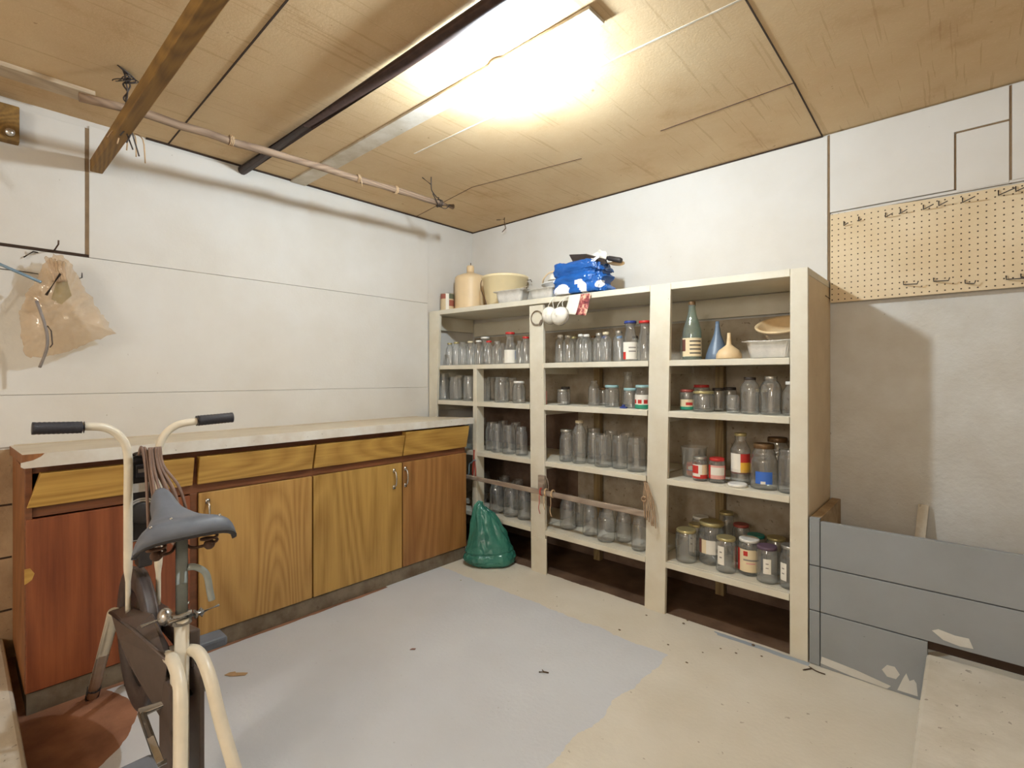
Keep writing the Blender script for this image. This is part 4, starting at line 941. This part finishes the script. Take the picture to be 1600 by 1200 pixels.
# ------------------------------------------------------------------ green bag on the floor
gc = Vector((.758, -.560, .001))
def gb(u, v):
    a = 2*math.pi*u; ca, sa = math.cos(a), math.sin(a)
    prof = [(0, 0), (.75, 0), (.98, .05), (1.06, .14), (1.02, .20), (.93, .235), (.97, .26), (.93, .32), (.80, .48), (.64, .68), (.56, .80), (.50, .88), (.40, .95), (.22, 1.0), (0, .98)]
    f = v*(len(prof)-1); i = min(int(f), len(prof)-2); t = f-i
    r = prof[i][0]*(1-t)+prof[i+1][0]*t; h = prof[i][1]*(1-t)+prof[i+1][1]*t
    k = 1+.11*nz(ca*1.6, sa*1.6, h*3)+.07*min(1, max(0, (h-.25)*3))*math.sin(a*8+4*nz(ca, sa, h*2))+.11*abs(nz(ca*3.1, sa*3.1, h*6))-.04+.02*nz(ca*11, sa*11, h*20)
    rx, ry = .142, .098
    d = Vector((CA, SA, 0)); e = Vector((-SA, CA, 0))
    return gc+d*(ca*rx*r*k-.055*h**1.4+.02*(1-h)*ca)+e*(sa*ry*r*k+.03*h)+Vector((0, 0, max(0, h*.362*(1-.13*ca*max(0, h-.4))-(.012*(1-ca)*.5 if .1 < h < .5 else 0)+.006*nz(ca*5, sa*5, h*20)*(h > .03))))
gbt = MB().grid(gb, 150, 110, 0, True)
g_ = thing('plastic_bag', 'full green plastic bag slumped on the floor beside the cabinet', 'bag', gc)
gbt.build('bag_film', GREENBAG, g_, True)
tw = MB().tube(smooth_path([gb(.62, .90)+Vector((0, 0, .0)), gb(.7, .97)+Vector((.0, -.008, .012)), gb(.9, .95)+Vector((0, 0, .006))], 5), .004, 6)
tw.build('bag_tie', GREENBAG, g_, True)

# ------------------------------------------------------------------ pegboard
def peg_mat():
    m, nt, b = newmat('perforated board'); p = wpos(nt); sx = nt.nodes.new('ShaderNodeSeparateXYZ'); nt.links.new(p, sx.inputs[0])
    def cell(s, off):
        f = math_(nt, 'FRACT', math_(nt, 'DIVIDE', math_(nt, 'SUBTRACT', s, off), .0254)); return math_(nt, 'MULTIPLY', math_(nt, 'SUBTRACT', f, .5), .0254)
    cx_, cz_ = cell(sx.outputs[0], 2.492), cell(sx.outputs[2], 1.531)
    r2 = math_(nt, 'ADD', math_(nt, 'MULTIPLY', cx_, cx_), math_(nt, 'MULTIPLY', cz_, cz_))
    hole = math_(nt, 'LESS_THAN', r2, .0030**2)
    n1 = noise_(nt, p, 5, 5); n2 = noise_(nt, p, 90, 3)
    c = ramp(nt, n1, [(.3, s2l((224, 206, 174))), (.7, s2l((210, 188, 152)))])
    c = mixc(nt, math_(nt, 'MULTIPLY', n2, .15), c, s2l((150, 120, 84)))
    c = mixc(nt, hole, c, s2l((70, 52, 36)))
    nt.links.new(c, b.inputs['Base Color']); b.inputs['Roughness'].default_value = .7; return m
pb_ = thing('pegboard', 'tan perforated pegboard fixed to the wall behind the grey bin', 'pegboard', (3.2, -.03, 1.531))
ppoly = [(2.497, 1.531), (4.2, 1.531), (4.2, 1.936), (2.92, 1.936), (2.70, 1.945), (2.497, 1.950)]
MB().prism([Vector((x, -.034, z)) for x, z in ppoly], (0, .006, 0)).build('perforated_panel', peg_mat(), pb_)
MB().box(2.51, 4.2, -.028, -.0005, 1.535, 1.555).box(2.51, 4.2, -.028, -.0005, 1.915, 1.935).build('backing_strip', BINW, pb_)
def peg_hook(u, v, L, kind, label):
    p = ony(u, v, -.034); h = MB()
    if kind == 'drop': pts = [p+Vector((0, .003, .022)), p+Vector((0, -.006, .020)), p+Vector((0, -.008, 0)), p+Vector((L*.62, -L*.75, .006))]
    else: pts = [p+Vector((0, .003, .016)), p+Vector((0, -.006, .014)), p+Vector((0, -.008, 0)), p+Vector((L*.8, -L*.5, -.006)), p+Vector((L*.8+.004, -L*.5-.003, .006))]
    h.tube(pts, .0022, 6)
    tag(h.build('peg_hook', WIRE, None, True, origin=p), label, 'hook', 'wire hooks on the pegboard')
o9 = ['first', 'second', 'third', 'fourth', 'fifth', 'sixth', 'seventh', 'eighth', 'ninth']
for k, (u, v, L) in enumerate([(1319, 353, .03), (1342, 346, .02), (1384, 340, .045), (1407, 334, .04), (1443, 328, .055), (1467, 322, .045), (1504, 317, .06), (1560, 306, .075), (1587, 300, .06)]):
    peg_hook(u, v, L, 'drop', 'bent wire hook in the upper pegboard row, %s from the shelves' % o9[k])
for k, (u, v, L) in enumerate([(1412, 445, .06), (1459, 440, .06), (1508, 443, .035), (1572, 437, .07), (1595, 434, .06)]):
    peg_hook(u, v, L, 'cup', 'bent wire hook in the lower pegboard row, %s from the shelves' % o9[k])

# ------------------------------------------------------------------ grey bin
bn = thing('storage_bin', 'low wooden bin of wide grey painted boards against the wall', 'bin', (3.2, -.23, 0))
BX0 = 2.498
zr = [(.408, .590), (.224, .404), (.0, .220)]
for k, (z0, z1) in enumerate(zr):
    x1 = 4.3 if k < 2 else 2.874
    MB().box(BX0+.040, x1, FYS-.004, FYS+.018, z0, z1).build('front_board', BINP, bn, bevel=.002)
for k, (z0, z1) in enumerate(zr):
    MB().box(BX0, BX0+.037, FYS-.003, FYS+.018, z0 if k < 2 else .002, z1+(.012 if k == 0 else 0)).build('corner_post', BINP, bn, bevel=.002)
MB().box(BX0, BX0+.037, FYS+.0185, -.006, 0, .60).build('side_rail', BINW, bn, bevel=.002)
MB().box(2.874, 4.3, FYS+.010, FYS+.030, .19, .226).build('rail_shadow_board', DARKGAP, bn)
chip = MB()
for (pts, k) in [([(1378, 1046), (1386, 1039), (1398, 1042), (1406, 1054), (1400, 1061), (1386, 1057)], 0), ([(1402, 1078), (1411, 1060), (1416, 1052), (1421, 1064), (1428, 1062), (1432, 1068), (1434, 1088)], 1), ([(1284, 1026), (1310, 1036), (1340, 1048), (1392, 1072), (1386, 1076), (1330, 1056), (1282, 1036)], 2)]:
    chip.prism([ony(u, v, FYS-.0042)+Vector((0, 0, 0)) for u, v in pts], (0, -.0008, 0))
chip.build('worn_patch', ROUGHWALL, bn)
c2 = MB()
for pts in [[(1456, 985), (1466, 983), (1492, 993), (1514, 998), (1521, 1014), (1500, 1010), (1474, 1000)]]:
    c2.prism([ony(u, v, FYS-.0042) for u, v in pts], (0, -.0008, 0))
c2.build('worn_patch', ROUGHWALL, bn)
tag(MB().hexa([(2.775, -.16, .001), (2.812, -.16, .001), (2.775, -.148, .001), (2.812, -.148, .001), (2.822, -.020, .625), (2.859, -.020, .625), (2.822, -.008, .625), (2.859, -.008, .625)]).build('wooden_stake', BATTEN, None, bevel=.002, origin=(2.82, -.15, 0)), 'short wooden stake leaning on the wall inside the bin', 'stake')

# ------------------------------------------------------------------ hanging bag and wires on the left wall
hook = onx(85, 391, .01)
hg = thing('hanging_bag', 'torn clear tan plastic bag hanging from a nail on the wall', 'bag', hook)
OUT = [(85, 396), (98, 400), (112, 412), (120, 430), (140, 462), (160, 492), (181, 521), (160, 528), (138, 536), (110, 548), (85, 555), (62, 558), (48, 558), (38, 553), (34, 528), (30, 495), (36, 470), (46, 452), (62, 425), (72, 405)]
ctr = onx(92, 490, .12)
def film(depth_f, seed):
    n = len(OUT)
    def fn(u, v):
        i = u*n; k = int(i) % n; t = i-int(i)
        a, b_ = OUT[k], OUT[(k+1) % n]; U = a[0]*(1-t)+b_[0]*t; V = a[1]*(1-t)+b_[1]*t
        e = onx(U+5*nz(U*.13, V*.13, 2), V+4*nz(U*.11, V*.15, 6), .10); p = ctr.lerp(e, v)
        bul = (1-v**2.2)*.055
        wr_ = .016*nz(p.y*12, p.z*9, seed)+.016*abs(nz(p.y*26, p.z*13, seed+4))+.006*nz(p.y*60, p.z*40, seed+9)
        return Vector((.092+depth_f*bul+wr_*(1-v**6)*(.8 if depth_f > .5 else .3)+.006, p.y, p.z))
    return fn
MB().grid(film(1, 1), 150, 46, 0, True).build('bag_front', BAGP, hg, True)
MB().grid(film(.12, 7), 150, 20, 0, True).build('bag_back', BAGP, hg, True)
MB().tube([hook+Vector((-.01, 0, 0)), hook+Vector((.125, 0, .004)), hook+Vector((.131, 0, .020))], .003, 6).build('nail', RUST, hg, True)
MB().prism([onx(u, v, .115) for u, v in ((88, 440), (104, 436), (112, 462), (96, 476), (80, 468))], (.003, 0, 0)).build('card_scrap', plain('olive card', (150, 138, 92), .8), hg)
cr = MB()
for q in range(5):
    cr.tube(smooth_path([onx(72+7*q, 401+2*q, .105+.012*(q % 2)), onx(79+5*q, 418+4*(q % 3), .145), onx(86+4*q, 440, .14)], 4), [.004+.006*abs(math.sin(i)) for i in range(9)], 6)
cr.build('film_gathers', BAGP, hg, True)
sk = MB().tube([onx(72, 461, .165), onx(94, 428, .15)], .005, 6)
tag(sk.build('metal_pin', WIRE, None, True, origin=onx(72, 461, .165)), 'dark metal pin stuck through the hanging bag', 'pin')
tag(MB().tube([onx(-25, 396, .08), onx(0, 413, .10), onx(64, 441, .155)], .006, 8).build('blue_rod', plain('blue grey rod', (118, 142, 160), .4), None, True, origin=onx(0, 413, .10)), 'thin blue grey rod poking into the hanging bag', 'rod')
tag(MB().tube(smooth_path([onx(57, 470, .165), onx(66, 495, .178), onx(73, 520, .178), onx(73, 545, .168), onx(62, 574, .14)], 6), .0055, 8).build('grey_cable', plain('grey cable', (132, 124, 120), .5), None, True, origin=onx(73, 520, .178)), 'grey cable end dangling over the hanging bag', 'cable')
tag(MB().tube([onx(74, 509, .182), onx(80, 517, .182), onx(82, 538, .180), onx(78, 543, .180)], .0025, 6).build('bent_wire', WIRE, None, True, origin=onx(80, 517, .182)), 'short bent black wire beside the dangling grey cable', 'wire')
tag(MB().tube([onx(129, 404, .004), onx(128, 434, .010), onx(124, 435, .02)], .0025, 6).build('wire_nail', WIRE, None, True, origin=onx(128, 430, .01)), 'thin wire hanging down below the upright gap in the boards', 'wire')
tag(MB().tube([onx(37, 402, .02), onx(52, 393, .02), onx(60, 395, .006)], .003, 6).build('wall_hook', WIRE, None, True, origin=onx(52, 395, .01)), 'dark wire hook on the level gap beside the hanging bag', 'hook')
tag(MB().tube([onx(-30, 417, .012), onx(20, 422, .014), onx(60, 428, .02)], .002, 6).build('thin_wire', WIRE, None, True, origin=onx(20, 422, .012)), 'thin dark wire along the wall above the blue grey rod', 'wire')

# ------------------------------------------------------------------ exercise bike
yb = -2.43
ek = thing('exercise_bike', 'old cream exercise bike with a dusty blue grey saddle', 'exercise bike', (1.2, yb, 0))
YLt, YRt = yb-.040, yb+.038
def R_(o): return o
lt = MB().tube(smooth_path([(1.07, YLt, .455), (1.07, YLt, .52), (1.07, YLt, .56), (1.07, YLt, .60), (1.07, YLt, .66), (1.07, YLt, .80), (1.07, YLt, .93), (1.07, YLt-.012, .985), (1.072, YLt-.045, 1.022), (1.075, YLt-.09, 1.034), (1.078, YLt-.175, 1.037)], 4), [.007]*8+[.008, .009, .0105, .0115]+[.0118]*29, 12)
lt.build('handlebar_tube', CREAMT, ek, True)
rt = MB().tube(smooth_path([(1.07, YRt, .455), (1.07, YRt, .52), (1.07, YRt, .56), (1.07, YRt, .60), (1.07, YRt, .66), (1.07, YRt, .80), (1.07, YRt, .93), (1.07, YRt+.012, .985), (1.072, YRt+.045, 1.020), (1.075, YRt+.09, 1.030), (1.078, YRt+.175, 1.035)], 4), [.007]*8+[.008, .009, .0105, .0115]+[.0118]*29, 12)
rt.build('handlebar_tube', CREAMT, ek, True)
for s, yt in ((-1, YLt), (1, YRt)):
    g = MB(); a = Vector((1.077, yt+s*.105, 1.033)); e = Vector((1.079, yt+s*.215, 1.038))
    n_ = 22; g.tube([a.lerp(e, i/n_) for i in range(n_+1)], [.0165+(.0012 if i % 2 else 0)+(.001 if i in (0, n_) else 0) for i in range(n_+1)], 14)
    g.build('grip', GRIP, ek, True)
# display panel
px0 = 1.052
pn = MB().box(px0-.004, px0, YLt-.004, YRt+.004, .664, .936).build('display_panel', BLACKP, ek, bevel=.001)
pe = MB()
for (y0, y1, z0, z1) in [(YLt+.014, YLt+.0158, .667, .932), (YRt-.0155, YRt-.0137, .667, .932), (YLt+.014, YRt-.0137, .667, .669), (YLt+.014, YRt-.0137, .930, .932)]: pe.box(px0+.0002, px0+.0012, y0, y1, z0, z1)
pe.build('panel_border', DIALW, pn)
dc = Vector((px0+.0005, yb-.002, .752))
RM = Matrix.Translation(dc) @ Matrix.Rotation(math.pi/2, 4, 'Y')
MB().lathe([(0, 0), (.034, 0), (.034, .010), (.030, .014), (0, .014)], 28, RM).build('dial', RUBBER, pn, True)
ar = MB()
for (r0, r1) in ((.0355, .041), (.043, .047)):
    pts = []
    for i in range(15):
        a = math.radians(25+130*i/14)
        ar.v += [dc+Vector((.002, r0*math.cos(a), r0*math.sin(a))), dc+Vector((.002, r1*math.cos(a), r1*math.sin(a)))]
    b0 = len(ar.v)-30
    for i in range(14): ar.f.append((b0+2*i, b0+2*i+1, b0+2*i+3, b0+2*i+2)); ar.m.append(0)
ar.build('dial_scale', DIALW, pn, solid=.001)
MB().box(px0, px0+.002, yb-.026, yb+.016, .818, .846).build('name_plate', DIALW, pn)
MB().box(px0, px0+.012, yb-.020, yb+.014, .865, .905).build('counter_box', BLACKP, pn, bevel=.002)
MB().box(px0+.012, px0+.013, yb-.014, yb+.008, .880, .892).build('counter_window', CHROME, pn)
MB().tube(arc((px0+.01, yb-.005, .938), .02, 0, 6.2, 16, (0, 1, 0), (.5, 0, .3)), .004, 6).build('panel_clamp', WIRE, pn, True)
# cord looped over the bars
cdm = MB()
top = Vector((1.095, YRt-.030, .958))
for q, (yo, zb, xo) in enumerate([(-.030, .70, .03), (-.018, .66, .05), (.0, .69, .06), (.012, .72, .045), (.024, .74, .035)]):
    lo_ = Vector((1.12+xo*1.6, YRt-.015+yo+.018*q*.4, zb))
    cdm.tube(smooth_path([top+Vector((-.01, yo*.8, -.02)), top+Vector((.012, yo*.7, .006-.004*q)), top+Vector((.025, yo*.6+.004, -.06)), top.lerp(lo_, .6)+Vector((.02, yo*.3, 0)), lo_, lo_+Vector((.006, .012, .004)), top.lerp(lo_, .55)+Vector((.035, yo*.3+.016, 0)), top+Vector((.034, yo*.6+.016, -.055)), top+Vector((.020, yo*.5+.012, .004))], 6), .0043, 7)
tag(cdm.build('cord_coil', CORD, None, True, origin=top), 'coil of brown cord looped over the bike handlebars', 'cord')
# flywheel
wc = Vector((1.0, yb, .345))
wh = MB().lathe([(.150, -.014), (.175, -.020), (.205, -.020), (.2155, -.0165), (.2180, -.010), (.2125, -.006), (.2190, 0), (.2125, .006), (.2180, .010), (.2155, .0165), (.205, .020), (.175, .020), (.150, .014)], 56, Matrix.Translation(wc) @ Matrix.Rotation(math.pi/2, 4, 'X'), closed=True)
fw = wh.build('flywheel', plain('wheel rubber', (74, 64, 62), .5, .1, .15, 40), ek, True)
MB().lathe([(0, -.006), (.152, -.005), (.152, .005), (0, .006)], 40, Matrix.Translation(wc) @ Matrix.Rotation(math.pi/2, 4, 'X')).lathe([(0, -.022), (.03, -.022), (.03, .022), (0, .022)], 20, Matrix.Translation(wc) @ Matrix.Rotation(math.pi/2, 4, 'X')).build('wheel_disc', BLACKP, fw, True)
MB().box(1.02, 1.075, yb-.015, yb+.022, .585, .645).tube([(1.05, yb, .64), (1.06, yb-.01, .672)], .008, 8).build('brake_block', RUBBER, ek, bevel=.008)
# chain guard: a wedge-shaped enamelled case on the near side
def cp(u, v, yr): return ony(u, v, CY+yr)
A, Bm, Cm = cp(172, 957, .330), cp(208, 985, .338), cp(262, 1032, .362)
D, E_, F_, G_ = cp(184, 1000, .332), cp(202, 1042, .338), cp(222, 1076, .348), cp(250, 1124, .362)
A2, B2, C2 = cp(197, 945, .366), cp(240, 957, .392), cp(264, 1008, .404)
cgm = MB()
side = [A, Bm, Cm, G_, F_, E_, D]
G2, F2, E2, D2 = [p+Vector((0, .045, 0)) for p in (G_, F_, E_, D)]
inner = [A2, B2, C2, G2, F2, E2, D2]
b0 = len(cgm.v); cgm.v += side+inner
cgm.f.append(tuple(range(7))); cgm.m.append(0); cgm.f.append(tuple(range(13, 6, -1))); cgm.m.append(0)
for i in range(7): j = (i+1) % 7; cgm.f.append((j, i, 7+i, 7+j)); cgm.m.append(0)
cgo = cgm.build('chain_guard', GUARD, ek, bevel=.006)
MB().tube([A, Bm, Cm], .0045, 8).build('guard_bead', GUARD, cgo, True)
# frame: side plates and lower bracket
fm = MB()
fm.box(1.02, 1.44, yb+.028, yb+.036, .40, .44).box(1.30, 1.50, yb+.030, yb+.042, .06, .40)
fm.box(1.40, 1.50, yb-.036, yb-.024, .02, .40)
fm.build('side_plate', GUARD, ek, bevel=.003)
MB().hexa([(1.10, yb+.022, .40), (1.44, yb+.020, .44), (1.10, yb+.052, .40), (1.44, yb+.050, .44), (1.10, yb+.022, .43), (1.44, yb+.020, .50), (1.10, yb+.052, .43), (1.44, yb+.050, .50)]).build('cover_bar', GUARD, ek, bevel=.006)
MB().tube([(1.453, yb+.002, .03), (1.453, yb+.002, .545)], .0172, 14).build('seat_tube', CREAMT, ek, True)
MB().tube([(1.453, yb+.002, .50), (1.453, yb+.002, .775)], .0140, 14).build('seat_post', GREYT, ek, True)
clp = MB().tube([(1.453, yb+.002, .535), (1.453, yb+.002, .562)], .0235, 14).tube([(1.46, yb-.03, .55), (1.46, yb+.05, .55)], .008, 8).tube([(1.46, yb+.03, .55), (1.46, yb+.046, .55)], .013, 10).tube([(1.46, yb+.05, .55), (1.462, yb+.088, .556)], .0035, 6)
clp.build('post_clamp', CHROME, ek, True)
MB().ball((1.325, yb-.004, .512), .024, 16, 0, (1, .8, 1)).tube([(1.325, yb-.06, .505), (1.325, yb+.03, .515)], .005, 8).tube([(1.325, yb+.02, .515), (1.34, yb+.05, .54)], .004, 6).build('tension_knob', CHROME, ek, True)
MB().tube(smooth_path([(1.455, yb+.012, .678), (1.455, yb+.035, .672), (1.457, yb+.058, .648), (1.46, yb+.066, .60), (1.462, yb+.070, .575)], 5), .0085, 10).build('tension_lever', GREYT, ek, True)
for s in (-1, 1):
    o_ = -.02 if s < 0 else .02
    ys = (lambda k: yb+s*k)
    lp = [(1.42, ys(.022), .445), (1.50, ys(.028), .462), (1.57, ys(.032), .425), (1.62, ys(.044), .32), (1.72, ys(.075), .12), (1.775, ys(.095), .012)]
    MB().tube(smooth_path(lp, 6), .0150, 14).build('rear_leg', CREAMT, ek, True)
    MB().tube([Vector(lp[-1])+Vector((-.012, s*-.004, .04)), Vector(lp[-1])+Vector((.003, 0, -.010))], .0180, 12).build('rubber_foot', RUBBER, ek, True)
    fl_ = [(.94, yb+s*.052, .42), (.60, yb+s*.058, .012)]
    MB().tube(fl_, .0185, 14).build('front_leg', CREAMT, ek, True)
    MB().tube([Vector(fl_[1]).lerp(Vector(fl_[0]), .10), Vector(fl_[1])+Vector((-.006, 0, -.010))], .0215, 12).build('rubber_foot', RUBBER, ek, True)
MB().hexa([(.92, yb-.06, .405), (1.10, yb-.06, .43), (.92, yb+.06, .405), (1.10, yb+.06, .43), (.92, yb-.06, .425), (1.10, yb-.06, .45), (.92, yb+.06, .425), (1.10, yb+.06, .45)]).build('front_bracket', GUARD, ek, bevel=.004)
MB().prism([Vector((x, yb-.030, z)) for x, z in ((1.475, .42), (1.53, .40), (1.545, .20), (1.52, .15), (1.49, .17))], (0, .004, 0)).build('slotted_bracket', CREAMT, ek, bevel=.001)
ckr = MB().tube([(1.43, yb-.085, .33), (1.43, yb+.070, .33)], .012, 12).build('crank_axle', CHROME, ek, True)
MB().tube([(1.43, yb+.066, .33), (1.25, yb+.068, .366)], .009, 8).tube([(1.25, yb+.06, .366), (1.25, yb+.16, .366)], .006, 8).build('crank_arm', CHROME, ek, True)
MB().box(1.215, 1.285, yb+.072, yb+.170, .350, .380).build('pedal', SADDLE, ek, bevel=.008)
MB().tube([(1.43, yb-.080, .33), (1.61, yb-.082, .294)], .009, 8).tube([(1.61, yb-.07, .294), (1.61, yb-.17, .294)], .006, 8).build('crank_arm', CHROME, ek, True)
MB().box(1.575, 1.645, yb-.180, yb-.090, .279, .309).build('pedal', SADDLE, ek, bevel=.008)
# saddle
NX = 1.245; RX = 1.515
def sad(u, v):
    t = v; x = NX+(RX-NX)*t
    hw = .022+.016*min(1, t*2.2)+.074*max(0, (t-.28)/.72)**1.2
    ztop = .852-.022*math.sin(min(1, t*1.15)*math.pi)-.050*t
    a = (u-.5)*2                       # across
    w_ = math.sin(abs(a)*math.pi/2)*(1 if a > 0 else -1)
    drop = (.040-.006*t)*(1-math.cos(abs(a)**1.6*math.pi/2))
    round_end = 0
    if t < .07: hw *= .55+.45*math.sqrt(t/.07)
    if t > .90: drop += .028*((t-.90)/.10)**2; x -= .022*a*a*((t-.90)/.10)
    return Vector((x, yb+.004+w_*hw, ztop-drop))
sd = MB().grid(sad, 26, 34)
so = sd.build('saddle', SADDLE, ek, True, solid=.012)
sr = MB()
for s in (-1, 1):
    c = Vector((1.462, yb+.004+s*.060, .0))
    co = [c+Vector((.019*math.cos(t*2*math.pi*4), .019*math.sin(t*2*math.pi*4), .735+.05*t)) for t in [i/64 for i in range(65)]]
    sr2 = MB().tube(co, .0036, 6); sr2.ball(c+Vector((0, 0, .728)), .014, 10); sr2.build('saddle_spring', RUST, ek, True)
sr.tube(smooth_path([(1.462, yb+.064, .728), (1.44, yb+.03, .722), (1.42, yb+.004, .740), (1.44, yb-.02, .722), (1.462, yb-.056, .728)], 6), .0040, 6)
sr.tube(smooth_path([(1.47, yb+.05, .775), (1.40, yb+.022, .765), (1.30, yb+.012, .795)], 6), .004, 6).tube(smooth_path([(1.47, yb-.042, .775), (1.40, yb-.012, .765), (1.30, yb-.004, .795)], 6), .004, 6)
sr.box(1.425, 1.475, yb-.03, yb+.034, .758, .782)
sr.build('saddle_clamp', RUST, ek, True)
rimp = [sad(0, .25+.75*i/14) for i in range(15)]+[sad(i/16, 1) for i in range(1, 16)]+[sad(1, 1-.75*i/14) for i in range(15)]
MB().tube(rimp, .0062, 8).build('saddle_rim', RUBBER, so, True)
for (u, v) in ((.22, .90), (.40, .79), (.78, .90)):
    MB().ball(sad(u, v)+Vector((0, 0, .007)), .0042, 8).build('stud', CHROME, so, True)

# ------------------------------------------------------------------ bits on the floor
p = onz(369, 1054, 0)
d1, d2 = Vector((CA, SA, 0)), Vector((-SA, CA, 0))
pr = [p+d1*(.042*a)+d2*(.026*b_)+Vector((0, 0, .001)) for a, b_ in ((-1, -.3), (-.75, .35), (-.3, .6), (-.1, .3), (.5, .35), (1, .3), (.95, -.3), (.2, -.5), (-.4, -.55))]
tag(MB().prism(pr, (0, 0, .0025)).build('paper_scrap', PAPERK, None, origin=p), 'torn brown paper scrap on the grey floor near the bike', 'scrap')
p = onz(850, 1051, 0)+Vector((0, 0, .003))
tag(MB().tube([p-d1*.02, p, p+d1*.018-d2*.006], .0028, 6).tube([p, p-d1*.006+d2*.014], .002, 6).build('twig', TWIG, None, True, origin=p), 'tiny forked twig alone on the grey painted floor', 'twig')
p = onz(1268, 1047, 0)+Vector((0, 0, .003))
tag(MB().tube(smooth_path([p-d1*.036-d2*.004, p-d1*.012+d2*.002, p+d1*.004+d2*.006], 4), .0026, 6).tube(smooth_path([p+d1*.002+d2*.02, p+d1*.012-d2*.012, p+d1*.034-d2*.034], 4), .0024, 6).build('twig', TWIG, None, True, origin=p), 'dark forked twig on the cream floor by the bin corner', 'twig')
p = onz(645, 1015, 0)+Vector((0, 0, .001))
tag(MB().prism([p+d1*a+d2*b_ for a, b_ in ((-.012, -.004), (-.004, .006), (.012, .005), (.010, -.004))], (0, 0, .002)).build('paint_flake', plain('reddish flake', (128, 92, 84), .8), None, origin=p), 'small reddish flake on the grey painted floor', 'flake')
cr_ = random.Random(3); CRUMBM = plain('dirt crumb', (112, 94, 76), .9)
k = 0
for (u, v, s) in [(1068, 975, .010), (1074, 970, .008), (1010, 962, .008), (1177, 1009, .012), (1044, 1008, .008), (1126, 1014, .006), (1073, 1036, .008), (968, 985, .009), (1150, 1021, .007), (1190, 1026, .007), (1098, 1020, .006), (720, 907, .006), (870, 933, .005)]:
    p = onz(u, v, 0)
    o = MB().ball(p+Vector((0, 0, s*.3)), s*.5, 8, 0, (1.3+.4*cr_.random(), .7+.4*cr_.random(), .6)).build('crumb', CRUMBM, None, True, origin=p)
    tag(o, 'small dark crumb of dirt on the cream floor along the shelves', 'crumb', 'dirt crumbs along the shelf foot')
